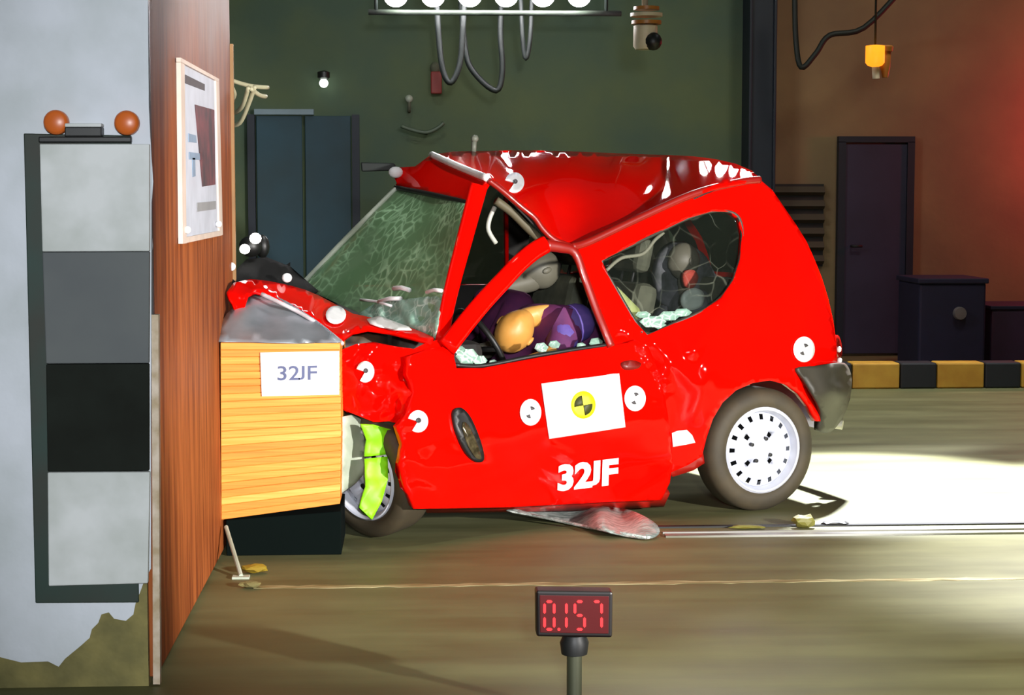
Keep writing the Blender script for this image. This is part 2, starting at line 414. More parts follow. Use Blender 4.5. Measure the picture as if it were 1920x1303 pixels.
def text_mesh(name, body, org, ex, ey, f, m, parent, off, conv=C, bold=0.0, thick=0.002, label=None):
    """lettering laid on a surface: text units -> pixels (org + x*ex + y*ey) -> surface"""
    cu = bpy.data.curves.new(name, 'FONT'); cu.body = body; cu.offset = bold; cu.resolution_u = 3; cu.size = 1.0
    t = bpy.data.objects.new(name, cu); COL.objects.link(t)
    dg = bpy.context.evaluated_depsgraph_get(); me = t.evaluated_get(dg).to_mesh()
    vs = [v.co.copy() for v in me.vertices]; fs = [list(p.vertices) for p in me.polygons]
    t.evaluated_get(dg).to_mesh_clear(); bpy.data.objects.remove(t); bpy.data.curves.remove(cu)
    par = list(range(len(vs)))             # letters whose tail drops below the line are fitted to stand on it
    def fd(i):
        while par[i] != i: i = par[i]
        return i
    for q in fs:
        for i in q[1:]: par[fd(i)] = fd(q[0])
    for rt in {fd(i) for i in range(len(vs))}:
        I = [i for i in range(len(vs)) if fd(i) == rt]; lo = min(vs[i].y for i in I); hi = max(vs[i].y for i in I)
        if lo < -0.08:
            for i in I: vs[i].y = (vs[i].y - lo) / (hi - lo) * hi
    P = []
    for v in vs:
        x = org[0] + ex[0] * v.x + ey[0] * v.y; y = org[1] + ex[1] * v.x + ey[1] * v.y
        P.append(conv(x, y, f(x, y) + off))
    F2 = []
    for q in fs:
        a, b, c = P[q[0]], P[q[1]], P[q[2]]
        F2.append(q if (b - a).cross(c - a).dot(a - EYEV) < 0 else q[::-1])
    return mk(name, P, F2, m, parent, label=label)

# ================================================================== SETTING
b = MB(); b.hexa([(-9, 1, -0.2), (11, 1, -0.2), (11, 15.2, -0.2), (-9, 15.2, -0.2), (-9, 1, 0), (11, 1, 0), (11, 15.2, 0), (-9, 15.2, 0)])
struct(b.build('floor', M_floor))
PX = atY(1415, 300, 15).x
b = MB(); b.hexa([(-9, 15, 0), (PX, 15, 0), (PX, 15.2, 0), (-9, 15.2, 0), (-9, 15, 6), (PX, 15, 6), (PX, 15.2, 6), (-9, 15.2, 6)])
struct(b.build('wall_back', M_wallg))
b = MB(); b.hexa([(PX, 15, 0), (11, 15, 0), (11, 15.2, 0), (PX, 15.2, 0), (PX, 15, 6), (11, 15, 6), (11, 15.2, 6), (PX, 15.2, 6)])
struct(b.build('wall_back', M_wallb))
b = MB(); b.box((PX, 14.85, 3), (0.11, 0.14, 3))
for s in (-1, 1): b.box((PX + s * 0.1, 14.85, 3), (0.012, 0.17, 3))
struct(b.build('trim_1', M_column, bevel=0.006))

# door in the brown wall
d0, d1 = atY(1577, 266, 14.98), atY(1706, 266, 14.98)
dr = thing('door_1', 'dark blue door', 'door', (0.5 * (d0.x + d1.x), 14.97, 0)); del dr['label']; del dr['category']; struct(dr)
b = MB(); b.box((0.5 * (d0.x + d1.x), 14.965, d0.z / 2), ((d1.x - d0.x) / 2 - 0.03, 0.02, d0.z / 2 - 0.02)); b.build('door_leaf', M_door, dr, bevel=0.004)
b = MB()
for x in (d0.x, d1.x): b.box((x, 14.96, d0.z / 2), (0.03, 0.035, d0.z / 2))
b.box((0.5 * (d0.x + d1.x), 14.96, d0.z + 0.02), ((d1.x - d0.x) / 2 + 0.03, 0.035, 0.025)); b.build('door_frame', M_column, dr)
b = MB(); b.tube([(d0.x + 0.09, 14.94, 0.92), (d0.x + 0.09, 14.89, 0.92), (d0.x + 0.17, 14.89, 0.92)], 0.011); b.build('door_handle', M_darksteel, dr, smooth=True)
# wide dark double door behind the wreck on the left
a0, a1 = atY(478, 215, 14.98), atY(660, 215, 14.98)
M_teal = mat('dark teal door paint', (14, 58, 72), 0.6, rgb2=(12, 46, 54), scale=1.5)
dr = thing('door_2', '', '', (0.5 * (a0.x + a1.x), 14.97, 0)); del dr['label']; del dr['category']; struct(dr)
mx_ = 0.5 * (a0.x + a1.x)
for s in (-1, 1):
    b = MB(); b.box((mx_ + s * (a1.x - mx_) / 2, 14.965, a0.z / 2), ((a1.x - mx_) / 2 - 0.012, 0.02, a0.z / 2 - 0.01)); b.build('door_leaf', M_teal, dr, bevel=0.004)
b = MB(); b.box((a0.x + 0.24, 14.95, a0.z + 0.02), (0.24, 0.05, 0.022)); b.build('door_closer', mat('grey blue metal', (110, 130, 140), 0.4), dr)
b = MB()
for x in (a0.x - 0.03, a1.x + 0.03): b.box((x, 14.96, a0.z / 2), (0.03, 0.035, a0.z / 2))
b.build('door_frame', M_column, dr)

# crash barrier -----------------------------------------------------
BX, BY0, BY1 = -0.706, 4.95, 7.26
bar = thing('crash_barrier', 'tall concrete crash barrier block with chipped white front and brown board side', 'barrier', (-1.6, 6.1, 0))
b = MB(); b.hexa([(-2.6, BY0, 0), (BX - 0.02, BY0, 0), (BX - 0.02, BY1, 0), (-2.6, BY1, 0), (-2.6, BY0, 2.5), (BX - 0.02, BY0, 2.5), (BX - 0.02, BY1, 2.5), (-2.6, BY1, 2.5)])
b.build('concrete_block', M_concrete, bar)
cY = lambda x, y, d: atY(x, y, d)
rag = [(-60, 1238), (0, 1232), (40, 1242), (90, 1240), (110, 1250), (122, 1235), (150, 1212), (168, 1196), (172, 1180), (184, 1168), (190, 1152), (204, 1148), (214, 1160),
       (236, 1164), (250, 1152), (254, 1132), (262, 1112), (272, 1085), (283, 1066), (284, 300), (279, 200), (276, -160), (-60, -160)]
patch('paint_coat', dens(rag, 40), lambda x, y: BY0 - 0.004, M_white_paint, bar, step=60, thick=0.006, conv=cY, smooth=False)
b = MB(); q = [atY(284, 590, BY0 - 0.006), atY(297, 590, BY0 - 0.006), atY(300, 1283, BY0 - 0.006), atY(287, 1283, BY0 - 0.006)]
b.hexa([q[3], q[2], q[2] + Vector((0, .03, 0)), q[3] + Vector((0, .03, 0)), q[0], q[1], q[1] + Vector((0, .03, 0)), q[0] + Vector((0, .03, 0))])
b.build('edge_strip', mat('pale chipped edge', (206, 190, 172), 0.7, rgb2=(170, 150, 120), scale=20), bar)
# brown board on the side facing the car
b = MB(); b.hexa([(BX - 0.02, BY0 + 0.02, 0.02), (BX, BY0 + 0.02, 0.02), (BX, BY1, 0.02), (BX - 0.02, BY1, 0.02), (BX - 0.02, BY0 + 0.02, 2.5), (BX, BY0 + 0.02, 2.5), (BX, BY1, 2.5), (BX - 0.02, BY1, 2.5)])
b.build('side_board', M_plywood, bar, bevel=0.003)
b = MB(); b.box((BX - 0.004, BY0 + 0.012, 1.6), (0.014, 0.012, 0.62)); b.build('corner_bead', M_darksteel, bar)
b = MB(); b.box((BX + 0.0, BY1 + 0.012, 1.0), (0.012, 0.012, 0.94)); b.build('corner_trim', mat('ochre timber trim', (150, 110, 62), 0.5), bar)

# grey scale board ---------------------------------------------------
gb = thing('greyscale_board', 'upright four square grey scale board on the white barrier front', 'test board', tuple(atY(165, 1130, BY0)))
def slab(name, quad, y0, y1, m, parent, conv=atY, bevel=0.003, label=None):
    b = MB(); f = [conv(x, y, y0) for x, y in quad]; dv = Vector((0, y1 - y0, 0))
    b.hexa([f[3], f[2], f[2] + dv, f[3] + dv, f[0], f[1], f[1] + dv, f[0] + dv]); return b.build(name, m, parent, bevel=bevel, label=label)
slab('backing_board', [(44, 250), (246, 254), (260, 1130), (66, 1131)], BY0 - 0.016, BY0 - 0.004, M_green, gb)
for lab, q, m in (('white square at the top', [(74, 270), (280, 270), (280, 471), (79, 472)], M_gwhite), ('mid grey square', [(79, 473), (280, 472), (279, 681), (86, 682)], M_ggrey),
                  ('near black square', [(86, 683), (279, 682), (279, 883), (89, 884)], M_gblack), ('white square at the bottom', [(89, 886), (281, 885), (277, 1094), (91, 1099)], M_gwhite)):
    slab('tone_square', q, BY0 - 0.034, BY0 - 0.014, m, gb, label=lab)
for x, y in ((103, 229), (236, 230)):
    b = MB(); b.lathe([(0.0, 0), (0.024, 0.001), (0.031, 0.006), (0.033, 0.012), (0.033, 0.03)], atY(x, y, BY0 - 0.045), (0, 1, 0), 28)
    b.lathe([(0.014, 0.0), (0.014, 0.022)], atY(x, y, BY0 - 0.02), (0, 1, 0), 16)
    b.build('reflector', M_orange, gb, smooth='auto', label='round orange reflector')
slab('latch', [(121, 238), (190, 238), (190, 256), (121, 256)], BY0 - 0.05, BY0 - 0.004, M_black, gb)
slab('latch_cap', [(121, 231), (190, 231), (190, 238), (121, 238)], BY0 - 0.05, BY0 - 0.004, M_gwhite, gb)
slab('top_rail', [(72, 256), (246, 256), (246, 267), (72, 267)], BY0 - 0.034, BY0 - 0.014, M_black, gb)

# poster -------------------------------------------------------------
cX = lambda x, y, d: atX(x, y, d)
pr = thing('wall_poster', 'white framed poster with dark picture fixed to the brown side board', 'poster', tuple(atX(377, 450, BX + 0.004)))
def xslab(name, quad, x0, m, parent, t=0.006, bevel=0.0):
    b = MB(); f = [atX(x, y, x0) for x, y in quad]; dv = Vector((-t, 0, 0))
    b.hexa([f[3], f[2], f[2] + dv, f[3] + dv, f[0], f[1], f[1] + dv, f[0] + dv]); return b.build(name, m, parent, bevel=bevel)
xslab('sheet', [(341, 112), (408, 149), (415, 441), (345, 456)], BX + 0.009, mat('bluish poster paper', (196, 200, 212), 0.6), pr, 0.008)
M_frame = mat('cream poster frame', (220, 200, 186), 0.5)
for k_, qd in enumerate(([(339, 110), (346, 113), (350, 456), (343, 457)], [(405, 146), (411, 150), (418, 440), (412, 442)], [(343, 446), (416, 432), (417, 441), (343, 457)], [(339, 108), (411, 148), (411, 154), (339, 116)])):
    xslab('frame_bar', qd, BX + 0.015 + 0.0008 * k_, M_frame, pr, 0.014)
xslab('picture', [(366, 196), (402, 206), (404, 346), (380, 350)], BX + 0.0115, mat('dark printed picture', (62, 58, 62), 0.6, rgb2=(120, 70, 74), scale=9), pr, 0.002)
xslab('heading', [(348, 140), (384, 158), (384, 170), (348, 156)], BX + 0.0115, M_mark, pr, 0.002)
M_pblue = mat('blue grey print', (130, 150, 172), 0.6)
xslab('side_print', [(354, 250), (368, 254), (369, 268), (354, 266)], BX + 0.0115, M_pblue, pr, 0.002)
xslab('side_print', [(355, 285), (380, 288), (380, 300), (355, 299)], BX + 0.0115, M_pblue, pr, 0.002)
xslab('side_print', [(361, 296), (366, 296), (367, 330), (362, 332)], BX + 0.0115, M_pblue, pr, 0.002)
xslab('caption', [(370, 380), (405, 377), (405, 392), (370, 397)], BX + 0.0115, mat('grey print', (150, 150, 152), 0.6), pr, 0.002)
for x, y in ((351, 431), (410, 420)):
    b = MB(); b.ball(atX(x, y, BX + 0.02), 0.012, 12); b.build('fixing', M_white, pr, smooth=True)
# small pencil notes on the board are worn scuffs; pipe bracket at its far edge
pb = thing('pipe_bracket', 'pale bent pipe bracket on the far edge of the brown barrier', 'bracket', tuple(atY(432, 200, BY1 + 0.06)))
for pts in ([(428, 148), (450, 156), (475, 162), (502, 164)], [(478, 162), (466, 196), (450, 230), (430, 236)], [(466, 164), (456, 196), (444, 210), (430, 212)], [(470, 166), (486, 178), (498, 181)], [(433, 160), (440, 178), (432, 196)]):
    b = MB(); b.tube([atY(x, y, BY1 + 0.06 + 0.02 * i) for i, (x, y) in enumerate(crom(pts, 4, False))][:], 0.009, 8); b.build('pipe', M_pipe, pb, smooth=True)

# deformable block ------------------------------------------------------
BL = 6.70
hb = thing('honeycomb_block', 'orange layered crushable honeycomb block standing out from the brown barrier side', 'crash block', tuple(atY(525, 970, BL)))
NL = 24
def blk(t, s):                            # t down the face, s along it
    return ((413.5 + (415 - 413.5) * t) * (1 - s) + (637 + 2 * math.sin(3 * t)) * s, (642 * (1 - s) + 643 * s) * (1 - t) + (975 * (1 - s) + 945 * s) * t)
rl = random.Random(3)
hm = [M_honey, mat('orange honeycomb block light', (252, 184, 92), 0.55, rgb2=(244, 158, 60), scale=5, stretch=(0.6, 1, 30)), mat('orange honeycomb block dark', (240, 150, 56), 0.55, rgb2=(226, 128, 40), scale=5, stretch=(0.6, 1, 30))]
for i in range(NL):
    t0, t1 = (i + 0.03) / NL, (i + 0.97) / NL; dy = rl.uniform(0, 0.005); dep = 0.55
    fq = [blk(t0, 0), blk(t0, 1), blk(t1, 1), blk(t1, 0)]
    f = [atY(x, y, BL + dy) for x, y in fq]; dv = Vector((0, dep, 0))
    b = MB(); b.hexa([f[3], f[2], f[2] + dv, f[3] + dv, f[0], f[1], f[1] + dv, f[0] + dv]); b.build('layer', hm[rl.choice([0, 0, 1, 2])], hb, bevel=0.002)
b = MB(); f = [atY(*blk(0.002, 0), BL + 0.008), atY(*blk(0.002, 1), BL + 0.008), atY(*blk(0.998, 1), BL + 0.008), atY(*blk(0.998, 0), BL + 0.008)]
dv = Vector((0, 0.53, 0)); b.hexa([f[3], f[2], f[2] + dv, f[3] + dv, f[0], f[1], f[1] + dv, f[0] + dv]); b.build('core', mat('deeper orange core', (236, 150, 56), 0.7), hb)  # core between the layers in a slightly deeper orange
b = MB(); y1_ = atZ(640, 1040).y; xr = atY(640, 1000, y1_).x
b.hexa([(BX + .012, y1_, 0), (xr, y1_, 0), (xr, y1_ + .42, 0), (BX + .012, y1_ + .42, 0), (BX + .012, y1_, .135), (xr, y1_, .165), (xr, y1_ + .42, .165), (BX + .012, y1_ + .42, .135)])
b.build('shade_box', mat('black green shade box', (3, 12, 10), 0.9, spec=0.1), hb, bevel=.004)  # near-black box added to stand in for the shade under the block
o, pf = patch('label_plate', [(488, 661), (636, 658), (636, 740), (491, 743)], lambda x, y: BL - 0.004, M_paper, hb, step=60, thick=0.003, conv=cY, smooth=False, label='white label plate')
text_mesh('lettering', '32JF', (518, 713), (45, -0.8), (0, -38), lambda x, y: BL - 0.0055, M_ink, o, 0, conv=cY, bold=0.01)
sheet = [(410, 640), (410, 612), (425, 588), (446, 566), (480, 545), (502, 548), (540, 566), (588, 596), (622, 622), (640, 641), (560, 643), (480, 641)]
sctrl = [(412, 640, BL - 0.004), (525, 642, BL - 0.004), (640, 641, BL - 0.004), (412, 612, 6.83), (446, 566, 7.0), (482, 546, 7.08), (540, 566, 7.0), (590, 598, 6.88), (520, 600, 6.86)]
patch('cover_sheet', dens(sheet, 14), sctrl, M_alu, hb, step=12, thick=0.003, conv=cY, dent=0.05, dscale=1.6, label='bent aluminium cover sheet')

# ================================================================== CAR
car = thing('crashed_car', 'small red three door hatchback crumpled head on against the barrier', 'car', tuple(W(-0.7, 0.7, 0)))
# quarter panel: pillar, flank, wheel arch
qo = [(1068, 462), (1100, 452), (1150, 430), (1200, 405), (1250, 383), (1300, 362), (1345, 349), (1385, 340), (1424, 336), (1448, 356), (1470, 388), (1492, 420), (1512, 452), (1528, 488),
      (1542, 524), (1553, 560), (1562, 600), (1568, 640), (1570, 680), (1545, 686), (1495, 690), (1508, 712), (1520, 735), (1534, 768), (1540, 790), (1532, 790), (1519, 762), (1500, 738), (1475, 721), (1445, 713),
      (1412, 718), (1380, 732), (1355, 755), (1337, 785), (1325, 820), (1316, 856), (1290, 872), (1258, 886), (1238, 800), (1215, 700), (1190, 660), (1150, 660), (1118, 570), (1090, 500)]
qh = [(1128, 489), (1180, 462), (1240, 433), (1290, 409), (1335, 396), (1368, 397), (1386, 410), (1392, 440), (1388, 485), (1375, 525), (1352, 558), (1315, 584), (1265, 606), (1214, 628), (1190, 602), (1165, 560), (1145, 525)]
QC = [(1068, 462, .15), (1200, 405, .16), (1300, 362, .17), (1424, 336, .19), (1470, 388, .19), (1512, 452, .17), (1542, 524, .15), (1568, 640, .14), (1570, 690, .14), (1480, 440, .13), (1500, 560, .05),
      (1500, 660, .03), (1390, 400, .14), (1390, 480, .1), (1375, 540, .05), (1300, 600, .03), (1200, 640, .05), (1300, 700, -.005), (1400, 680, -.01), (1480, 715, .0), (1250, 760, .02), (1330, 820, .02),
      (1280, 870, .03), (1120, 480, .14), (1170, 590, .08), (1240, 430, .155), (1535, 790, .05), (1440, 620, .01)]
def crush(x, y):                           # crinkled metal where door and pillar met
    x0, y0, x1, y1 = 1186, 612, 1232, 730; dx, dy = x1 - x0, y1 - y0
    t = max(0, min(1, ((x - x0) * dx + (y - y0) * dy) / (dx * dx + dy * dy)))
    return 0.022 * noise.noise(Vector((x / 13, y / 11, 5.2))) * math.exp(-(math.hypot(x - x0 - t * dx, y - y0 - t * dy) / 20) ** 2)
def crease(x, y):                          # buckle lines round the window and across the flank
    a = 0
    for (x0, y0, x1, y1, wd, am) in ((1225, 640, 1300, 720, 10, .012), (1360, 570, 1300, 660, 11, .014), (1410, 560, 1370, 640, 14, -.012), (1330, 690, 1300, 780, 12, .010), (1160, 640, 1230, 690, 10, -.02), (1250, 690, 1240, 800, 9, .008)):
        dx, dy = x1 - x0, y1 - y0; t = max(0, min(1, ((x - x0) * dx + (y - y0) * dy) / (dx * dx + dy * dy)))
        r = math.hypot(x - x0 - t * dx, y - y0 - t * dy); a -= am * math.exp(-(r / wd) ** 2)
    return a + crush(x, y)
qp, qf = patch('quarter_panel', dens(qo, 12), QC, M_red, car, [dens(qh, 10)], step=9, thick=0.03, dent=0.006, dscale=1.6, extra=crease)
qfull = lambda x, y: qf(x, y) + 0.006 * noise.noise(Vector((x / 100 * 1.6, y / 100 * 1.6, 3.1))) + crease(x, y)
# window seal + glass
sl = crom([(x, y) for x, y in qh], 3)
b = MB(); b.tube([C(x, y, qf(x, y) + 0.008) for x, y in sl + sl[:1]], 0.009, 6, cap=False); b.build('window_seal', M_bumper, car, smooth=True)
patch('side_window', dens(qh, 14), lambda x, y: qf(x, y) + 0.022, M_glass, car, step=16, thick=0.004, dent=0.004, label='cracked side window pane')
# shards at the lower corner of that window
for i, (x, y, s) in enumerate([(1224, 603, 17), (1255, 592, 14), (1280, 586, 12), (1206, 590, 10), (1240, 612, 9)]):
    pts = [(x + s * 1.5 * math.cos(k * 1.05 + i), y + s * 0.7 * math.sin(k * 1.05 + i)) for k in range(6)]
    patch('glass_shard', pts, lambda xx, yy: qf(xx, yy) + 0.012, M_shatter, car, step=9, thick=0.004, dent=0.01)

# door skin
do = [(766, 668), (800, 655), (830, 650), (850, 662), (856, 690), (905, 690), (1000, 672), (1080, 658), (1146, 648), (1192, 640), (1216, 650), (1232, 690), (1246, 740), (1256, 800), (1262, 862), (1256, 905), (1240, 938),
      (1150, 941), (1060, 946), (960, 951), (860, 953), (775, 954), (762, 915), (754, 870), (760, 830), (750, 800), (766, 770), (778, 735), (764, 700)]
DC = [(770, 670, -.03), (850, 690, .01), (1000, 674, .02), (1146, 650, .03), (1210, 650, .02), (1250, 780, .0), (1258, 870, .02), (1240, 935, .05), (1000, 948, .02), (775, 950, -.13), (755, 860, -.16), (860, 800, -.07),
      (1000, 780, -.04), (1100, 750, -.03), (1000, 860, -.03), (1120, 880, .0), (900, 900, -.05), (778, 740, -.09)]
def dcrease(x, y):
    a = 0
    for (x0, y0, x1, y1, wd, am) in ((820, 700, 880, 760, 12, .010), (770, 690, 790, 800, 12, -.012), (800, 880, 900, 870, 14, .007), (1030, 836, 1070, 856, 8, .008), (1010, 690, 1110, 680, 7, .007), (1190, 660, 1230, 720, 9, -.012)):
        dx, dy = x1 - x0, y1 - y0; t = max(0, min(1, ((x - x0) * dx + (y - y0) * dy) / (dx * dx + dy * dy)))
        r = math.hypot(x - x0 - t * dx, y - y0 - t * dy); a -= am * math.exp(-(r / wd) ** 2)
    edge = max(0, 1 - (x - 750) / 110)
    return a + crush(x, y) + 0.024 * edge * noise.noise(Vector((x / 22, y / 30, 1.7)))
dp, df0 = patch('door', dens(do, 12), DC, M_red, car, step=9, thick=0.035, dent=0.006, dscale=1.8, extra=dcrease)
df = lambda x, y: df0(x, y) + 0.006 * noise.noise(Vector((x / 100 * 1.8, y / 100 * 1.8, 3.1))) + dcrease(x, y)
# bent door window frame
fr = [(838, 652, .02), (872, 608, .04), (905, 568, .06), (940, 530, .08), (972, 496, .1), (1000, 472, .12), (1024, 458, .13)]
P = [C(x, y, d) for x, y, d in crom(fr, 4, False)]
b = MB(); b.tube(P, [0.041 - 0.004 * i / len(P) for i in range(len(P))], 12, flat=0.55, side=V); b.build('window_frame', M_red, dp, smooth=True)
fr = [(1024, 460, .13), (1052, 464, .13), (1078, 474, .13), (1096, 520, .11), (1116, 575, .08), (1132, 615, .05), (1146, 650, .03)]
P = [C(x, y, d) for x, y, d in crom(fr, 4, False)]
b = MB(); b.tube(P, [0.026 - 0.008 * min(1, i / 10) for i in range(len(P))], 10, flat=0.7, side=V); b.build('door_post', M_redin, dp, smooth=True)
fr = [(852, 684), (905, 686), (1000, 668), (1080, 655), (1144, 646)]
b = MB(); b.tube([C(x, y, df0(x, y) + 0.01) for x, y in crom(fr, 4, False)], 0.009, 8); b.build('window_seal', M_black, dp, smooth=True)
# shattered remains of the door glass
for i, (x, y, s) in enumerate([(876, 668, 20), (900, 676, 13), (862, 656, 10), (1015, 652, 12), (1040, 646, 10), (1118, 642, 12), (1090, 648, 8), (925, 680, 8)]):
    pts = [(x + s * 1.1 * math.cos(k * 1.05 + i), y + s * 0.8 * math.sin(k * 1.05 + i)) for k in range(6)]
    patch('glass_shard', pts, lambda xx, yy: df0(xx, min(yy, 690)) + 0.035, M_shatter, dp, step=8, thick=0.004, dent=0.03, dscale=9)
# mirror folded flat against the door
mo = crom([(852, 770), (864, 764), (880, 778), (894, 806), (905, 838), (908, 862), (895, 866), (876, 850), (861, 820), (853, 792)], 3)
mi, mf = patch('wing_mirror', mo, lambda x, y: df(x, y) - 0.022, M_black, car, step=8, thick=0.03, label='black crescent shaped mirror housing')
mg = crom([(868, 792), (878, 796), (890, 820), (900, 846), (902, 860), (892, 858), (878, 836), (869, 812)], 3)
patch('mirror_glass', mg, lambda x, y: df(x, y) - 0.026, mat('dusty grey mirror glass', (112, 100, 72), 0.2, 0.4, rgb2=(60, 52, 34), scale=30), mi, step=8, thick=0.003, dent=0.008, dscale=8)
hd = crom([(1165, 680), (1185, 675), (1202, 681), (1196, 691), (1172, 693)], 3)
patch('door_handle', hd, lambda x, y: df(x, y) - 0.006, mat('dark red handle', (120, 18, 10), 0.4), dp, step=8, thick=0.012)

# lettering and signs on the door
text_mesh('lettering', '32JF', (1044, 919), (66, -8.0), (2, -64), df, M_white, dp, -0.008, bold=0.045)
so = [(1015, 719), (1161, 700), (1173, 801), (1030, 823)]
sg, sgf = patch('sign_sheet', dens(so, 14), lambda x, y: df(x, y) - 0.008, M_paper, car, step=14, thick=0.003, label='white sheet with round yellow and black emblem')
patch('emblem', ell(1094, 759, 23, 26), lambda x, y: df(x, y) - 0.0105, M_yellow, sg, step=9, thick=0.0015)
for a0 in (100, 280):
    patch('emblem_quarter', sector(1094, 760, 17, 19, a0, a0 + 90), lambda x, y: df(x, y) - 0.0125, M_ink2, sg, step=9, thick=0.001)
def target(cx, cy, rx, ry, f, parent, style='dots', ang=0):
    if style == 'dots':
        o, _ = patch('target_sticker', ell(cx, cy, rx, ry), lambda x, y: f(x, y) - 0.008, M_white, car, step=8, thick=0.002, label='round white target sticker')
        for a0 in (20 + ang, 200 + ang):
            q = sector(cx + 4 * math.cos(R_(a0 + 45)), cy - 4 * math.sin(R_(a0 + 45)), rx * 0.34, ry * 0.3, a0, a0 + 90)
            patch('quadrant_mark', q, lambda x, y: f(x, y) - 0.0095, M_mark, o, step=8, thick=0.001)
    else:
        o, _ = patch('target_sticker', sector(cx, cy, rx, ry, 235, 525, 24), lambda x, y: f(x, y) - 0.008, M_white, car, step=8, thick=0.002, label='round white target sticker with a red quarter')
        patch('quadrant_mark', ell(cx + 1, cy - 2, rx * 0.26, ry * 0.24, 12), lambda x, y: f(x, y) - 0.0095, M_mark, o, step=8, thick=0.001)
    return o
target(995, 773, 20, 25, df, dp); target(1191, 747, 20, 24, df, dp, ang=10)
target(1508, 655, 20, 24, qfull, qp)
target(784, 790, 19, 21, df, dp, 'cut')
patch('target_sticker', [(1260, 812), (1270, 808), (1288, 806), (1298, 816), (1304, 830), (1285, 834), (1262, 838)], lambda x, y: qfull(x, y) - 0.008, M_white, qp, step=8, thick=0.002)

# sill under the door
patch('sill', dens([(790, 940), (1256, 925), (1245, 950), (1150, 956), (960, 960), (800, 962)], 20), lambda x, y: 0.10 + (y - 935) * 0.002, M_redin, car, step=18, thick=0.05)
patch('sill_end', dens([(1240, 868), (1318, 848), (1322, 868), (1300, 882), (1262, 894)], 12), lambda x, y: 0.07, M_redin, car, step=12, thick=0.05)

# bumper, wrapping round the corner
bo = crom([(1495, 690), (1530, 686), (1570, 680), (1588, 684), (1597, 710), (1594, 745), (1582, 780), (1563, 806), (1548, 812), (1536, 806), (1541, 785), (1538, 765), (1522, 733), (1508, 710)], 3)
bp_, bf = patch('bumper', bo, [(1495, 690, .0), (1530, 720, .0), (1555, 700, .03), (1550, 760, .03), (1575, 690, .10), (1580, 740, .10), (1597, 710, .26), (1592, 750, .26), (1575, 785, .2), (1545, 808, .1)], M_bumper, car, step=8, thick=0.02)
near = [(1592, 690), (1598, 715), (1594, 748), (1580, 785), (1556, 810)]
nu = [local(C(x, y, .26)) for x, y in near]
b = MB(); S = 14
vv = []; ff = []
for i in range(S + 1):
    s = i / S; bul = 0.05 * math.sin(math.pi * s); dd = 0.26 + s * 1.0
    for (u, _, z) in nu: vv.append(W(u + bul, dd, z))
k = len(nu)
for i in range(S):
    for j in range(k - 1): ff.append([i * k + j, i * k + j + 1, (i + 1) * k + j + 1, (i + 1) * k + j])
b.add(vv, ff); b.build('bumper_skin', M_bumper, bp_, smooth=True)
# tail lamp
patch('tail_lamp', crom([(1562, 640), (1571, 628), (1578, 645), (1578, 672), (1570, 678), (1563, 665)], 3), lambda x, y: .16 + (x - 1560) * .003, mat('dark red lamp lens', (130, 14, 10), 0.15, 0, 0.5), car, step=7, thick=0.02)
for x, y in ((1573, 655), (1574, 676)):
    b = MB(); b.ball(C(x, y, 0.19), (0.012, 0.012, 0.014), 10); b.build('lamp_glint', M_white, car, smooth=True)  # white balls stand in for small highlights on the tail lamp
b = MB(); b.tube([C(1545, 792, 0.3), C(1580, 797, 0.24)], 0.021, 12); b.build('exhaust_tip', mat('bright exhaust metal', (236, 232, 214), 0.3, 0.3), car, smooth='auto')
b = MB(); b.box(C(1540, 792, 0.2), (0.028, 0.02, 0.035), (U, V, Z)); b.build('mud_flap', M_rubber, car, bevel=0.006)

# hatch: swept across the tail
near = [(1424, 336), (1448, 356), (1470, 388), (1492, 420), (1512, 452), (1528, 488), (1542, 524), (1553, 560), (1562, 600), (1568, 640), (1570, 690)]
nu = [local(C(x, y, qf(x, y) + 0.012)) for x, y in near]
S = 20; vv = []; ff = []; gl = []
for i in range(S + 1):
    s = i / S
    for j, (u, d0_, z) in enumerate(nu): vv.append(W(u - 0.004 + 0.03 * math.sin(math.pi * s), d0_ + s * (1.42 - 2 * d0_ + 0.0), z + 0.015 * math.sin(math.pi * s) * (j == 0)))
k = len(nu)
for i in range(S):
    for j in range(k - 1):
        q = [i * k + j, i * k + j + 1, (i + 1) * k + j + 1, (i + 1) * k + j]
        (gl if 2 <= j <= 5 and 3 <= i <= S - 4 else ff).append(q)
b = MB(); b.add(vv, ff); hat = b.build('hatch', M_red, car, smooth=True)
b = MB(); b.add(vv, gl); b.build('hatch_window', glass_mat('dark tinted rear glass', (14, 14, 12), 0.8, 9, 0.02, (60, 60, 50), 0.15, 0.1), hat, smooth=True)
b = MB(); b.add([p - U * .035 - Z * .02 for p in vv], ff); b.build('hatch_lining', M_dark, hat, smooth=True)
# roof: buckled down over the driver door
ro = [(808, 290), (850, 284), (900, 283), (960, 282), (1000, 282), (1080, 284), (1150, 287), (1200, 289), (1260, 291), (1300, 293), (1340, 298), (1380, 307), (1410, 320), (1426, 336), (1400, 339), (1350, 348),
      (1300, 363), (1250, 384), (1200, 407), (1150, 431), (1105, 452), (1072, 462), (1048, 454), (1028, 442), (1016, 426), (1000, 406), (970, 380), (940, 355), (915, 336), (862, 314)]
RC = [(808, 290, 1.12), (862, 314, .62), (915, 336, .19), (1000, 282, 1.28), (900, 283, 1.24), (1150, 287, 1.28), (1200, 289, 1.24), (1300, 293, .78), (1380, 307, .40), (1426, 336, .2), (1300, 363, .18), (1200, 407, .17),
      (1105, 452, .16), (1072, 462, .15), (1028, 442, .15), (970, 380, .18), (940, 355, .19), (1060, 400, .40), (1050, 340, .80), (1200, 350, .55), (1300, 325, .48), (950, 310, .72), (1150, 320, .9)]
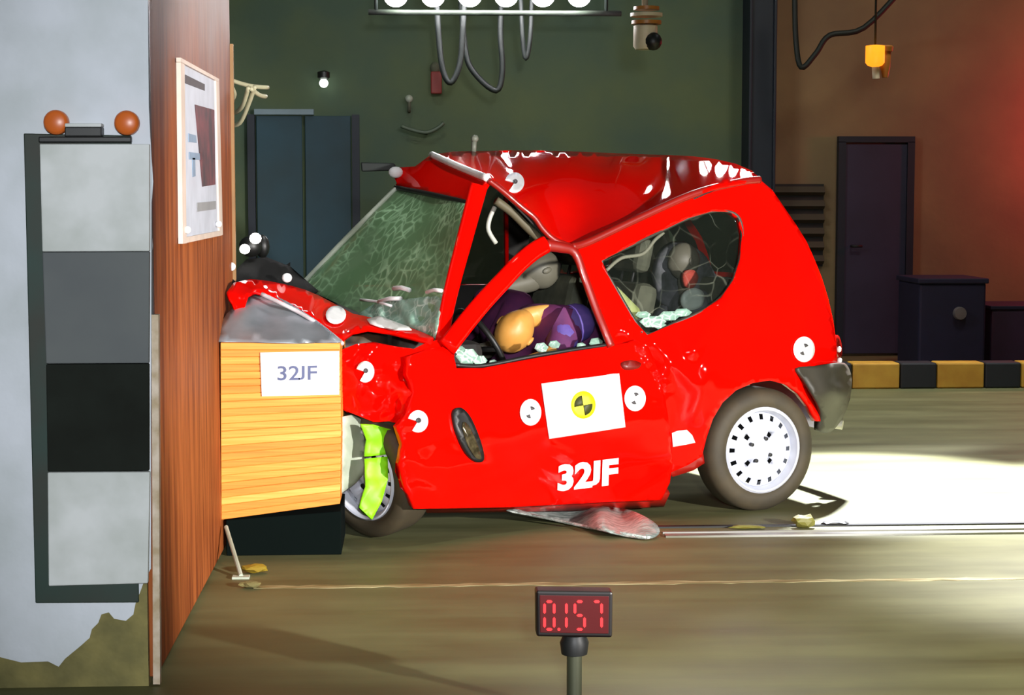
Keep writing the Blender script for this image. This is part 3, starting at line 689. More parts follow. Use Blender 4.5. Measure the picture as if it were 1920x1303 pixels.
for ex_ in (880, 940, 1000, 1060, 1120, 1180):      # crown: the slope flattens towards the far gutter
    ue, _, ze = local(C(ex_, 283 if ex_ < 1040 else 286, 1.27))
    for dd, dz in ((1.06, .034), (.90, .072)):
        RC.append((*proj(W(ue, dd, ze - dz)), dd))
RC = [c for c in RC if c[:2] not in ((1050, 340), (1150, 320), (950, 310))]
rp, rf = patch('roof', dens(ro, 12), RC, M_red, car, step=9, thick=0.012, dent=0.003, dscale=1.2)
b = MB(); fr = [(1072, 463, .14), (1105, 453, .15), (1200, 408, .16), (1300, 364, .17), (1385, 342, .18), (1424, 337, .19)]
b.tube([C(x, y, d - 0.004) for x, y, d in crom(fr, 5, False)], 0.017, 10); b.build('roof_gutter', M_redin, rp, smooth=True)
fr = [(916, 338, .18), (945, 360, .18), (975, 386, .17), (1002, 408, .16), (1018, 430, .15), (1040, 450, .14), (1072, 463, .14)]
b = MB(); b.tube([C(x, y, d) for x, y, d in crom(fr, 5, False)], 0.013, 8); b.build('door_rail', M_redin, rp, smooth=True)
target(965, 342, 18, 19, lambda x, y: rf(x, y) - 0.004, rp, 'cut')
b = MB(); b.tube([C(888, 285, 1.2), C(889, 266, 1.2)], 0.012, 8); b.ball(C(890, 260, 1.2), 0.018, 12); b.build('antenna', mat('grey aerial base', (120, 124, 110), 0.5), rp, smooth=True)
# windscreen header
ho = [(735, 322), (748, 314), (778, 312), (808, 290), (862, 314), (915, 336), (905, 352), (886, 378), (840, 368), (790, 357), (746, 349)]
HC = [(735, 322, 1.25), (746, 349, 1.22), (808, 290, 1.13), (862, 314, .63), (915, 336, .19), (886, 378, .17), (840, 368, .5), (790, 357, .88)]
hp, hf = patch('windscreen_header', dens(ho, 10), HC, M_red, car, step=9, thick=0.02, dent=0.004, dscale=2.2)
b = MB(); b.tube([C(x, y, d) for x, y, d in crom([(742, 352, 1.21), (790, 361, .87), (840, 372, .49), (882, 382, .16)], 5, False)], 0.012, 8); b.build('windscreen_seal', M_black, hp, smooth=True)
b = MB(); b.tube([C(x, y, d) for x, y, d in crom([(810, 290, 1.11), (862, 313, .61), (914, 334, .185)], 6, False)], [0.016] * 13, 8); b.build('header_glint', mat('white header glint', (250, 248, 244), 0.35), hp, smooth=True)  # white strip paints the lamp reflection along the folded roof edge
b = MB(); b.ball(C(742, 323, 1.2), (0.034, 0.028, 0.026), 14, (U, V, Z)); b.build('roof_lamp', M_white, hp, smooth=True)
b = MB(); b.hexa([C(678, 322, 1.32), C(745, 320, 1.25), C(745, 320, 1.30), C(678, 322, 1.37), C(676, 304, 1.32), C(740, 306, 1.25), C(740, 306, 1.30), C(676, 304, 1.37)]); b.build('wind_deflector', M_cable, hp, bevel=0.006)
# A pillar
fr = [(898, 348, .17), (884, 400, .16), (868, 460, .145), (852, 520, .13), (838, 580, .11), (828, 640, .09)]
b = MB(); b.tube([C(x, y, d) for x, y, d in crom(fr, 5, False)], [0.039 - 0.0004 * i for i in range(26)], 12, flat=0.6, side=V); b.build('pillar', M_red, car, smooth=True)
# windscreen
wo = [(742, 352), (790, 360), (840, 371), (876, 380), (862, 430), (848, 490), (834, 550), (822, 606), (816, 632), (790, 628), (740, 612), (690, 594), (640, 572), (598, 552), (562, 536), (600, 494), (650, 442), (700, 392)]
WC = [(742, 352, 1.21), (790, 360, .88), (840, 371, .5), (876, 380, .17), (848, 490, .13), (818, 630, .09), (740, 612, .4), (690, 594, .62), (640, 572, .88), (562, 536, 1.32), (650, 442, 1.27), (730, 480, .72), (700, 400, 1.15)]
wp, wf = patch('windscreen', dens(wo, 14), WC, M_screen, car, step=13, thick=0.006, dent=0.03, dscale=1.6, label='cracked pale green windscreen')
patch('shattered_glass', dens([(672, 588), (700, 570), (750, 562), (800, 556), (830, 552), (820, 610), (814, 634), (780, 622), (730, 606)], 10), lambda x, y: wf(x, y) - 0.02, M_shatter, wp, step=9, thick=0.006, dent=0.06, dscale=5)
for (x0, y0, x1, y1, r) in ((738, 541, 768, 544, .010), (800, 548, 828, 545, .008), (710, 566, 752, 560, .010), (676, 562, 735, 574, .006)):
    b = MB(); b.tube([C(x, y, wf(x, y) - 0.03) for x, y in dens([(x0, y0), ((x0 + x1) / 2, (y0 + y1) / 2 - 3), (x1, y1)], 12, False)], r, 6); b.build('glass_ridge', M_white, wp, smooth=True)
b = MB(); b.tube([C(x, y, wf(x, y) - 0.012) for x, y in crom([(742, 354), (700, 396), (650, 446), (600, 498), (564, 536)], 4, False)], 0.012, 8); b.build('screen_edge', M_liner, wp, smooth=True)
# bonnet, folded over the block
no = [(425, 548), (438, 530), (470, 523), (505, 527), (540, 534), (572, 543), (600, 555), (632, 572), (662, 588), (700, 596), (740, 605), (775, 616), (815, 632), (808, 642), (770, 632), (730, 622), (690, 616), (662, 622), (640, 640),
      (618, 622), (588, 598), (560, 582), (530, 566), (502, 552), (480, 546), (466, 552), (460, 572), (452, 592), (442, 588), (436, 570), (430, 560)]
NC = [(430, 548, .26), (470, 524, .42), (540, 535, .62), (600, 556, .66), (662, 588, .52), (740, 606, .34), (815, 634, .08), (640, 640, .02), (588, 598, .12), (530, 566, .2), (480, 546, .25), (448, 590, .2), (690, 614, .2), (600, 575, .42)]
np_, nf = patch('bonnet', dens(no, 9), NC, M_red, car, step=8, thick=0.012, dent=0.05, dscale=2.0)
nfull = lambda x, y: nf(x, y) + 0.05 * noise.noise(Vector((x / 50, y / 50, 3.1)))
patch('target_sticker', ell(630, 590, 19, 17, 18), lambda x, y: nf(x, y) - 0.05, M_white, np_, step=8, thick=0.002, label='round white target sticker')
to = [(688, 598), (712, 592), (738, 602), (766, 612), (772, 618), (740, 618), (712, 612), (694, 606)]
patch('ridge_glint', dens(to, 8), lambda x, y: nf(x, y) - 0.05, mat('bright ridge glint', (238, 236, 232), 0.3, 0.2), np_, step=7, thick=0.004, dent=0.03, dscale=6)  # bright sheet stands in for the highlight on the bonnet ridge
fr = [(490, 551), (530, 570), (565, 588), (600, 610), (628, 632), (642, 644)]
b = MB(); b.tube([C(x, y, nf(x, y) - 0.035) for x, y in crom(fr, 4, False)], 0.008, 8); b.build('bonnet_lip', mat('bright folded lip', (232, 224, 228), 0.3, 0.3), np_, smooth=True)
# crushed engine bay, visible as dark mass under and behind the bonnet
patch('engine_cover', dens([(428, 534), (440, 508), (462, 486), (500, 482), (545, 500), (598, 546), (575, 552), (540, 538), (470, 528)], 10), [(430, 530, .5), (465, 488, .8), (545, 500, .85), (600, 548, .95), (470, 528, .6)], mat('matt black cover', (13, 13, 13), 0.85, spec=0.2), car, step=9, thick=0.05, dent=0.1, dscale=3)
patch('engine_block', dens([(628, 640), (668, 612), (760, 622), (830, 640), (840, 690), (800, 800), (740, 850), (640, 800)], 14), lambda x, y: 0.36, mat('dark brown engine parts', (74, 52, 34), 0.6, rgb2=(30, 24, 18), scale=14), car, step=13, thick=0.02, dent=0.08, dscale=3)
for (x, y, r, d) in ((479, 447, .026, .82), (459, 467, .023, .80)):
    b = MB(); b.ball(C(x, y, d), (r, r * .8, r * .9), 12, (U, V, Z)); b.build('headlamp_bulb', mat('lit headlamp bulb', (255, 255, 255), 0.3, emit=(255, 250, 240), estr=5), car, smooth=True)
b = MB(); b.ball(C(470, 462, .9), (.05, .05, .045), 14, (U, V, Z)); b.ball(C(492, 462, .93), (.03, .04, .05), 12, (U, V, Z)); b.build('headlamp_shell', M_black, car, smooth=True)
for (x, y, r, d) in ((433, 500, .020, .5), (538, 521, .022, .6)):
    b = MB(); b.ball(C(x, y, d), (r, r * .8, r * .9), 12, (U, V, Z)); b.build('glint_bead', mat('white glint bead', (250, 250, 250), 0.25, emit=None), car, smooth=True)  # white balls paint the glints on the crushed nose
# wing (fender)
fo = [(641, 655), (668, 645), (700, 641), (745, 650), (776, 654), (800, 642), (826, 636), (850, 640), (852, 668), (830, 690), (795, 690), (776, 712), (780, 745), (776, 780), (758, 796), (728, 790), (700, 790), (668, 778), (642, 768)]
FC = [(641, 655, .06), (700, 641, .06), (776, 654, .02), (850, 640, .06), (830, 690, .04), (780, 745, -.06), (758, 796, -.06), (700, 790, .0), (642, 768, .05), (690, 700, -.03), (740, 720, .0)]
fp, ff_ = patch('wing', dens(fo, 8), FC, M_red, car, step=7, thick=0.008, dent=0.03, dscale=3.2, extra=lambda x, y: 0.05 * noise.noise(Vector((x / 15, y / 18, 9.))) * max(0, 1 - math.hypot((x - 742) / 62, (y - 735) / 70)))
target(685, 697, 17, 20, lambda x, y: ff_(x, y) + 0.03 * noise.noise(Vector((x / 100 * 3.2, y / 100 * 3.2, 3.1))) - 0.004, fp, 'cut')
# wheel arch liner and lime tape
patch('arch_liner', dens([(640, 782), (660, 778), (690, 792), (684, 850), (690, 880), (668, 905), (640, 925)], 10), lambda x, y: 0.02 + 0.002 * (x - 640), M_liner, car, step=10, thick=0.006, dent=0.02, dscale=3)
ls, _ = patch('lime_tape', dens([(678, 796), (700, 796), (736, 806), (726, 852), (684, 856), (688, 826)], 9), lambda x, y: -.02, M_lime, car, step=9, thick=0.012, dent=0.015, dscale=4)
patch('lime_tape', dens([(684, 860), (727, 856), (728, 896), (716, 940), (698, 974), (674, 952), (686, 912)], 9), lambda x, y: -.035 - (y - 860) * .0006, M_lime, car, step=9, thick=0.012, dent=0.015, dscale=4)

# wheels
def wheel(ctr, axis, parent, R=0.265, width=0.155, sx=1.0, name='wheel', parts=True, roll=0.3):
    ctr = Vector(ctr); axis = Vector(axis).normalized()       # axis points outwards; ctr is the middle of the outer face
    wr = bpy.data.objects.new(name, None); COL.objects.link(wr); wr.parent = parent; wr.empty_display_size = 0.1
    b = MB(); h = width
    b.lathe([(0.184, -0.006), (0.192, 0.002), (0.215, 0.006), (0.240, 0.0), (0.256, -0.014), (R, -0.035), (R, -h + 0.035), (0.256, -h + 0.014), (0.240, -h), (0.2, -h), (0.184, -h + 0.01)], ctr, axis, 56, close=True)
    tyre = b.build('tyre', M_rubber, wr, smooth=True)
    for hh in (-0.055, -0.078, -0.1):
        pass
    b = MB(); b.lathe([(0.186, -0.004), (0.178, 0.004), (0.172, 0.0), (0.168, -0.018), (0.160, -0.034), (0.158, -h + 0.02), (0.184, -h + 0.012), (0.186, -h + 0.02), (0.164, -0.04), (0.176, -0.02)], ctr, axis, 56, close=True)
    b.build('rim', M_steel, wr, smooth='auto')
    # pressed disc with a ring of slots
    ref = Vector((0, 0, 1)); a = (ref - axis * ref.dot(axis)).normalized(); c_ = axis.cross(a)
    ns = 16; v = []; f = []; per = 3; n = ns * per
    prof = [(0.160, -0.038), (0.153, -0.034), (0.129, -0.026), (0.116, -0.018), (0.09, -0.046), (0.068, -0.042), (0.045, -0.024), (0.03, -0.018), (0.0, -0.016)]
    for (r, hh) in prof:
        for j in range(n):
            q = 2 * math.pi * j / n + roll; v.append(ctr + axis * hh + (a * math.cos(q) + c_ * math.sin(q)) * r)
    for i in range(len(prof) - 1):
        for j in range(n):
            if i == 1 and j % per in (0,): continue         # slots
            if i == 4 and (j % 12) in (3, 4): continue      # bolt-circle holes
            f.append([i * n + j, i * n + (j + 1) % n, (i + 1) * n + (j + 1) % n, (i + 1) * n + j])
    b = MB(); b.add(v, f); ds = b.build('disc', M_steel, wr, smooth=True)
    md = ds.modifiers.new('thickness', 'SOLIDIFY'); md.thickness = 0.004; md.offset = 0
    b = MB(); b.lathe([(0.0, -0.1), (0.15, -0.1), (0.15, -0.075), (0.0, -0.075)], ctr, axis, 32); b.build('brake_drum', M_darksteel, wr, smooth='auto')
    for kk in range(4):
        q = roll + math.pi / 4 + kk * math.pi / 2; p = ctr + (a * math.cos(q) + c_ * math.sin(q)) * 0.052
        b = MB(); b.lathe([(0.0, -0.012), (0.008, -0.014), (0.009, -0.03), (0.009, -0.04)], p, axis, 8); b.build('bolt', M_darksteel, wr, smooth='auto')
    return wr
cr = C(1432, 843, 0.02)
wheel((cr.x, cr.y, 0.262), -V, car)
wheel(W(0, 1.40, 0.265), V, car, roll=0.1)
wc = C(676, 930, 0.14)
wheel((wc.x, wc.y, 0.258), Vector((-0.72, -0.69, -0.14)), car, R=0.258, roll=0.5)
# underbody, far flank, inner shell
b = MB(); b.box(W(-0.75, 0.72, 0.24), (0.95, 0.60, 0.03), (U, V, Z)); b.build('floor_pan', M_dark, car)
b = MB(); b.box(W(0.0, 0.72, 0.262), (0.03, 0.56, 0.03), (U, V, Z)); b.build('axle', M_darksteel, car)
fu = [(-1.68, .25), (-1.68, .85), (-1.50, .95), (-1.12, 1.44), (-.6, 1.5), (0.0, 1.42), (.10, 1.40), (.28, 1.18), (.40, .9), (.42, .55), (.38, .32), (.28, .25), (.20, .44), (0, .54), (-.20, .44), (-.28, .25)]
h1 = [(-1.36, .93), (-1.05, 1.38), (-.62, 1.42), (-.55, .92)]; h2 = [(-.45, .93), (-.5, 1.40), (-.05, 1.36), (.06, 1.2), (.0, 1.0)]
vs, fs = fill([(x, y) for x, y in dens(fu, .08)], [dens(h1, .08), dens(h2, .08)], 0.07)
P = [W(u, 1.44 - max(0, z - .85) * 0.28, z) for u, z in vs]
o = mk('side_panel', P, fs, M_red, car, True); fixn(o); md = o.modifiers.new('thickness', 'SOLIDIFY'); md.thickness = 0.03; md.offset = 0
o = mk('door_lining', [W(u, 1.40 - max(0, z - .85) * 0.28, z) for u, z in vs], fs, M_dark, car, True)
M_tint = glass_mat('dark tinted glass', (14, 14, 12), 0.8, 9, 0.02, (60, 60, 50), 0.15, 0.1)
for hh in (h1, h2):
    vs, fs = fill([(x, y) for x, y in dens(hh, .08)], [], 0.08)
    o = mk('side_window', [W(u, 1.44 - max(0, z - .85) * 0.28, z) for u, z in vs], fs, M_tint, car, True)
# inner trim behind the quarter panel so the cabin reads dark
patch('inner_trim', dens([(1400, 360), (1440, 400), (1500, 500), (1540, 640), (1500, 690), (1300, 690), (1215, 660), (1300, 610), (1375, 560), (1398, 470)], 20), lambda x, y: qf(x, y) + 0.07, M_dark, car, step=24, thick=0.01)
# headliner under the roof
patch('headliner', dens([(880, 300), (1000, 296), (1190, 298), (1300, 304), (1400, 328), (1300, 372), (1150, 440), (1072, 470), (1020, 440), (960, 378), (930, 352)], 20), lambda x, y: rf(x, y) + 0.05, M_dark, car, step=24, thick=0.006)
# dashboard and steering wheel
b = MB(); b.box(W(-1.28, 0.78, 0.63), (0.11, 0.5, 0.12), (U, V, Z)); b.build('dashboard', M_dark, car, bevel=0.04)
b = MB(); cs = W(-1.13, 0.42, 0.72); ax_ = (U * 0.85 + Z * 0.5).normalized(); s1 = V; s2 = ax_.cross(V)
b.tube([cs + (s1 * math.cos(t) + s2 * math.sin(t)) * 0.17 for t in [2 * math.pi * i / 28 for i in range(29)]], 0.013, 8, cap=False)
b.tube([cs - s1 * 0.17, cs - ax_ * 0.03, cs + s1 * 0.17], 0.012, 8); b.tube([cs - ax_ * 0.03, cs - ax_ * 0.25], 0.018, 8); b.build('steering_wheel', M_black, car, smooth=True)
# seats
def seat(u, d, z=0.28, m=M_seat):
    s = bpy.data.objects.new('seat', None); COL.objects.link(s); s.parent = car; s.empty_display_size = 0.1
    b = MB(); b.box(W(u - 0.05, d, z + 0.08), (0.23, 0.22, 0.075), (U, V, Z)); b.build('seat_cushion', m, s, bevel=0.04)
    t = (U * 0.22 + Z).normalized(); n_ = V.cross(t)
    b = MB(); b.box(W(u + 0.22, d, z + 0.42), (0.055, 0.21, 0.30), (n_, V, t)); b.build('backrest', m, s, bevel=0.04)
    b = MB(); b.box(W(u + 0.31, d, z + 0.83), (0.04, 0.12, 0.075), (n_, V, t)); b.build('headrest', m, s, bevel=0.03)
    b = MB()
    for k_ in (-0.05, 0.05): b.tube([W(u + 0.27, d + k_, z + 0.68), W(u + 0.30, d + k_, z + 0.8)], 0.007, 6)
    b.build('headrest_rod', M_darksteel, s, smooth=True)
seat(-0.72, 0.42, 0.26); seat(-0.72, 1.02, 0.27)
rs = bpy.data.objects.new('bench_seat', None); COL.objects.link(rs); rs.parent = car; rs.empty_display_size = 0.1
b = MB(); b.box(W(-0.22, 0.74, 0.46), (0.2, 0.55, 0.07), (U, V, Z)); b.build('seat_cushion', M_seat, rs, bevel=0.03)
t = (U * 0.25 + Z).normalized(); n_ = V.cross(t)
b = MB(); b.box(W(0.06, 0.74, 0.72), (0.05, 0.55, 0.26), (n_, V, t)); b.build('backrest', M_seat, rs, bevel=0.03)
# pale bent door seal hanging in the gap between pillar and bent frame
b = MB(); b.tube([C(x, y, .3) for x, y in crom([(928, 388), (918, 410), (916, 432), (930, 456)], 4, False)], [0.010] * 13, 8); b.build('grab_handle', mat('pale grey handle', (190, 192, 178), 0.35), car, smooth=True)
b = MB(); b.tube([C(x, y, .22) for x, y in crom([(930, 376), (960, 398), (990, 428), (1010, 446)], 4, False)], 0.018, 8); b.build('roof_rail_trim', mat('grey brown trim', (96, 88, 66), 0.6), car, smooth=True)
patch('seat_cover', dens([(1142, 524), (1160, 540), (1180, 560), (1198, 578), (1206, 594), (1192, 600), (1170, 576), (1150, 548)], 8), lambda x, y: .16 - (y - 520) * .0004, M_seatpale, car, step=9, thick=0.03)
b = MB(); b.tube([C(x, y, .3) for x, y in crom([(1136, 508), (1165, 484), (1205, 476), (1228, 450), (1244, 436)], 5, False)], 0.008, 8); b.build('seat_belt', mat('pale belt webbing', (150, 150, 128), 0.6), car, smooth=True)

# silver plate scraping the ground below the sill
pl = thing('undertray', 'scraped silver metal tray fallen below the door sill onto the floor', 'metal tray', tuple(atZ(1200, 1006)))
po = [(950, 956), (1010, 951), (1100, 948), (1165, 952), (1205, 966), (1232, 984), (1236, 1000), (1215, 1009), (1170, 1004), (1090, 986), (1020, 970)]
def dfl(px, py, z=.01): return V.dot(atZ(px, py, z) - O)
TC = [(950, 956, .10), (1100, 948, .2), (1165, 952, .14), (1020, 970, dfl(1020, 970, .03)), (1090, 986, dfl(1090, 986)), (1170, 1004, dfl(1170, 1004)), (1215, 1009, dfl(1215, 1009)), (1236, 998, dfl(1236, 998, .02)), (1205, 966, dfl(1205, 966, .07)), (1130, 972, dfl(1130, 972, .06))]
patch('tray_panel', crom(po, 3), TC, M_silver, pl, step=9, thick=0.005, dent=0.012, dscale=3)
b = MB(); b.tube([C(x, y, dfl(x, y, zz)) for x, y, zz in [(962, 960, .05), (1030, 972, .035), (1100, 988, .016), (1212, 1008, .014)]], 0.007, 8); b.build('rolled_edge', M_silver, pl, smooth=True)

# ================================================================== DUMMIES
def skin_mesh(name, V_, E_, rad, m, parent, root=0, sub=2):
    off = rootloc(parent)
    me = bpy.data.meshes.new(name); me.from_pydata([tuple(Vector(v) - off) for v in V_], E_, []); me.update()
    o = bpy.data.objects.new(name, me); COL.objects.link(o)
    md = o.modifiers.new('skin', 'SKIN'); md.use_smooth_shade = True
    for i, r in enumerate(rad): me.skin_vertices[0].data[i].radius = (r, r)
    me.skin_vertices[0].data[root].use_root = True
    s = o.modifiers.new('sub', 'SUBSURF'); s.levels = sub; s.render_levels = sub
    bpy.context.view_layer.update(); dg = bpy.context.evaluated_depsgraph_get()
    nm = bpy.data.meshes.new_from_object(o.evaluated_get(dg)); bpy.data.objects.remove(o)
    nm.materials.clear(); nm.materials.append(m)
    for p in nm.polygons: p.use_smooth = True
    o = bpy.data.objects.new(name, nm); COL.objects.link(o); o.parent = parent
    return o
def dummy(label, base, pose, skinm, clothm, sleevem, sc=1.0, face=None, headr=0.095):
    """pose: joints in car coordinates (u,d,z)"""
    t = thing('crash_test_dummy', label, 'dummy', tuple(W(*base)))
    J = {k: W(*v) for k, v in pose.items()}
    names = ['pelvis', 'waist', 'chest', 'neck', 'headlow', 'shoulder_a', 'elbow_a', 'wrist_a', 'shoulder_b', 'elbow_b', 'wrist_b', 'hip_a', 'knee_a', 'ankle_a', 'toe_a', 'hip_b', 'knee_b', 'ankle_b', 'toe_b']
    r = dict(pelvis=.12, waist=.115, chest=.125, neck=.05, headlow=.055, shoulder_a=.062, elbow_a=.042, wrist_a=.028, shoulder_b=.062, elbow_b=.042, wrist_b=.028, hip_a=.08, knee_a=.058, ankle_a=.038, toe_a=.03, hip_b=.08, knee_b=.058, ankle_b=.038, toe_b=.03)
    idx = {n: i for i, n in enumerate(names)}; Vv = [J[n] for n in names]; rad = [r[n] * sc * (.72 if n in ('chest', 'waist', 'shoulder_a', 'shoulder_b') else 1) for n in names]
    E = [('pelvis', 'waist'), ('waist', 'chest'), ('chest', 'neck'), ('neck', 'headlow'), ('chest', 'shoulder_a'), ('shoulder_a', 'elbow_a'), ('elbow_a', 'wrist_a'), ('chest', 'shoulder_b'), ('shoulder_b', 'elbow_b'), ('elbow_b', 'wrist_b'),
         ('pelvis', 'hip_a'), ('hip_a', 'knee_a'), ('knee_a', 'ankle_a'), ('ankle_a', 'toe_a'), ('pelvis', 'hip_b'), ('hip_b', 'knee_b'), ('knee_b', 'ankle_b'), ('ankle_b', 'toe_b')]
    E = [(idx[a], idx[b_]) for a, b_ in E]
    for s in 'ab':                         # palm and five fingers
        wv, ev = J['wrist_' + s], J['elbow_' + s]; dr_ = (wv - ev).normalized(); sd = V if abs(dr_.dot(V)) < .8 else Z; sd = (sd - dr_ * sd.dot(dr_)).normalized(); nn = dr_.cross(sd)
        pi_ = len(Vv); Vv.append(wv + dr_ * .06 * sc); rad.append(.026 * sc); E.append((idx['wrist_' + s], pi_))
        for k_, ln in enumerate((.05, .07, .075, .07, .055)):
            if k_ == 0: bp0 = wv + dr_ * .03 * sc + sd * .03 * sc; st = idx['wrist_' + s]; d1 = (dr_ + sd).normalized()
            else: bp0 = wv + dr_ * .095 * sc + sd * (.03 - .02 * (k_ - 1)) * sc; st = pi_; d1 = dr_
            i0 = len(Vv); Vv += [bp0, bp0 + d1 * ln * .5 * sc, bp0 + (d1 * .75 + nn * .55) * ln * sc]; rad += [.0095 * sc, .0085 * sc, .007 * sc]
            E += [(st, i0), (i0, i0 + 1), (i0 + 1, i0 + 2)]
    skin_mesh('body', Vv, E, rad, skinm, t)
    # clothing: torso and sleeves over the body
    cn = ['pelvis', 'waist', 'chest', 'shoulder_a', 'elbow_a', 'shoulder_b', 'elbow_b']
    cv = [J[n] for n in cn] + [J['chest'].lerp(J['neck'], 1.05)]; cr_ = [r[n] * sc + .016 for n in cn] + [.105 * sc]
    cl = skin_mesh('shirt', cv, [(0, 1), (1, 2), (2, 3), (3, 4), (2, 5), (5, 6), (2, 7)], cr_, clothm, t)
    if sleevem:
        b = MB(); b.ball(J['shoulder_a'] + V * -.005, (.088 * sc, .07 * sc, .085 * sc), 16, (U, V, Z)); b.ball((J['shoulder_a'] + J['elbow_a']) / 2, (.066 * sc, .06 * sc, .085 * sc), 16, (U, V, Z)); b.build('sleeve', sleevem, cl, smooth=True)
    # head with face
    hc = J['head']; up = (hc - J['neck']).normalized(); fw = Vector(W(*face) - W(0, 0, 0)) if face else -U
    fw = (fw - up * fw.dot(up)).normalized(); sd = up.cross(fw)
    v = []; f = []; n = 24; m_ = 14
    for i in range(m_ + 1):
        th = math.pi * i / m_
        for j in range(n):
            ph = 2 * math.pi * j / n
            x, y, z = math.sin(th) * math.cos(ph), math.sin(th) * math.sin(ph), math.cos(th)
            k = headr
            X = x * k * 1.02; Y = y * k * .86; Z_ = z * k * 1.12
            if z < 0: X *= 1 + .18 * z * (1 if x < 0 else .2); Y *= 1 + .22 * z
            if x > .6: X += k * .14 * math.exp(-((y / .18) ** 2) - ((z + .12) / .22) ** 2)       # nose
            if x > .5: X -= k * .09 * (math.exp(-(((y - .36) / .16) ** 2) - ((z - .12) / .13) ** 2) + math.exp(-(((y + .36) / .16) ** 2) - ((z - .12) / .13) ** 2))
            if x > .5: X -= k * .05 * math.exp(-((y / .3) ** 2) - ((z + .48) / .06) ** 2)
            v.append(hc + fw * X + sd * Y + up * Z_)
    for i in range(m_):
        for j in range(n): f.append([i * n + j, i * n + (j + 1) % n, (i + 1) * n + (j + 1) % n, (i + 1) * n + j])
    b = MB(); b.add(v, f)
    for s in (-1, 1): b.ball(hc + sd * s * headr * .86, (headr * .16, headr * .09, headr * .26), 10, (fw, sd, up))
    b.build('head', skinm, t, smooth=True)
    return t
hl = local(C(966, 620, .40))
dummy('crash test dummy with an ochre head slumped over behind the broken door glass', (-.6, .42, .34),
      dict(pelvis=(-.55, .44, .42), waist=local(C(1082, 650, .45)), chest=local(C(1030, 578, .46)), neck=local(C(992, 590, .42)), headlow=local(C(978, 606, .41)), head=(hl[0], .40, hl[2]),
           shoulder_a=local(C(1078, 606, .30)), elbow_a=local(C(1036, 668, .24)), wrist_a=(-1.10, .30, .62), shoulder_b=(-.84, .58, .70), elbow_b=(-1.0, .62, .56), wrist_b=(-1.12, .52, .64),
           hip_a=(-.64, .33, .42), knee_a=(-1.02, .30, .50), ankle_a=(-1.24, .30, .36), toe_a=(-1.36, .30, .36), hip_b=(-.64, .52, .42), knee_b=(-1.02, .54, .50), ankle_b=(-1.24, .54, .36), toe_b=(-1.36, .54, .36)),
      M_skin, M_purple, M_violet, face=(-.75, -.25, -.6), headr=0.092)
hl = local(C(1012, 506, 1.0))
dummy('crash test dummy with a grey head in a purple shirt on the far seat', (-.6, 1.02, .34),
      dict(pelvis=(-.66, 1.02, .44), waist=(-.68, 1.02, .58), chest=(-.74, 1.01, .76), neck=(-.80, 1.0, .92), headlow=(hl[0] + .01, 1.0, hl[2] - .04), head=(hl[0], 1.0, hl[2]),
           shoulder_a=(-.76, .82, .83), elbow_a=(-.92, .78, .66), wrist_a=(-1.12, .82, .66), shoulder_b=(-.76, 1.18, .83), elbow_b=(-.92, 1.22, .66), wrist_b=(-1.12, 1.18, .66),
           hip_a=(-.68, .93, .42), knee_a=(-1.04, .92, .50), ankle_a=(-1.26, .92, .36), toe_a=(-1.38, .92, .36), hip_b=(-.68, 1.12, .42), knee_b=(-1.04, 1.12, .50), ankle_b=(-1.26, 1.12, .36), toe_b=(-1.38, 1.12, .36)),
      M_skin2, M_purple, None, headr=0.09)
hl = local(C(1282, 490, .55))
u_, z_ = hl[0], hl[2]
dummy('child crash test dummy in grey clothes on the bench behind the side window', (u_ + .05, .55, .5),
      dict(pelvis=(u_ + .06, .55, z_ - .42), waist=(u_ + .05, .55, z_ - .33), chest=(u_ + .03, .55, z_ - .22), neck=(u_ + .01, .55, z_ - .11), headlow=(u_, .55, z_ - .05), head=(u_, .55, z_),
           shoulder_a=(u_ + .03, .44, z_ - .19), elbow_a=(u_ - .06, .40, z_ - .30), wrist_a=(u_ - .16, .43, z_ - .34), shoulder_b=(u_ + .03, .66, z_ - .19), elbow_b=(u_ - .06, .70, z_ - .30), wrist_b=(u_ - .16, .67, z_ - .34),
           hip_a=(u_ + .04, .49, z_ - .42), knee_a=(u_ - .18, .48, z_ - .40), ankle_a=(u_ - .24, .48, z_ - .52), toe_a=(u_ - .30, .48, z_ - .52), hip_b=(u_ + .04, .61, z_ - .42), knee_b=(u_ - .18, .62, z_ - .40), ankle_b=(u_ - .24, .62, z_ - .52), toe_b=(u_ - .30, .62, z_ - .52)),
      M_skin2, M_greycloth, None, sc=.68, headr=0.075)
# child seat round it
cs_ = thing('child_seat', 'child seat with red padding and pale tray beside the grey child dummy', 'child seat', tuple(W(u_ + .05, .55, .5)))
patch('side_bolster', crom([(1255, 466), (1285, 458), (1318, 474), (1334, 500), (1350, 540), (1325, 575), (1270, 580), (1240, 560), (1236, 510)], 3), lambda x, y: .62 + .0006 * (x - 1290), M_greycloth, cs_, step=10, thick=0.05, dent=0.03, dscale=3)
patch('padding', crom([(1284, 512), (1300, 506), (1310, 520), (1300, 540), (1286, 536)], 3), lambda x, y: .40, M_cloth_red, cs_, step=8, thick=0.03)
patch('tray', crom([(1286, 548), (1304, 540), (1320, 550), (1316, 574), (1290, 582), (1280, 566)], 3), lambda x, y: .38, mat('pale green plastic tray', (206, 222, 208), 0.4), cs_, step=8, thick=0.03)

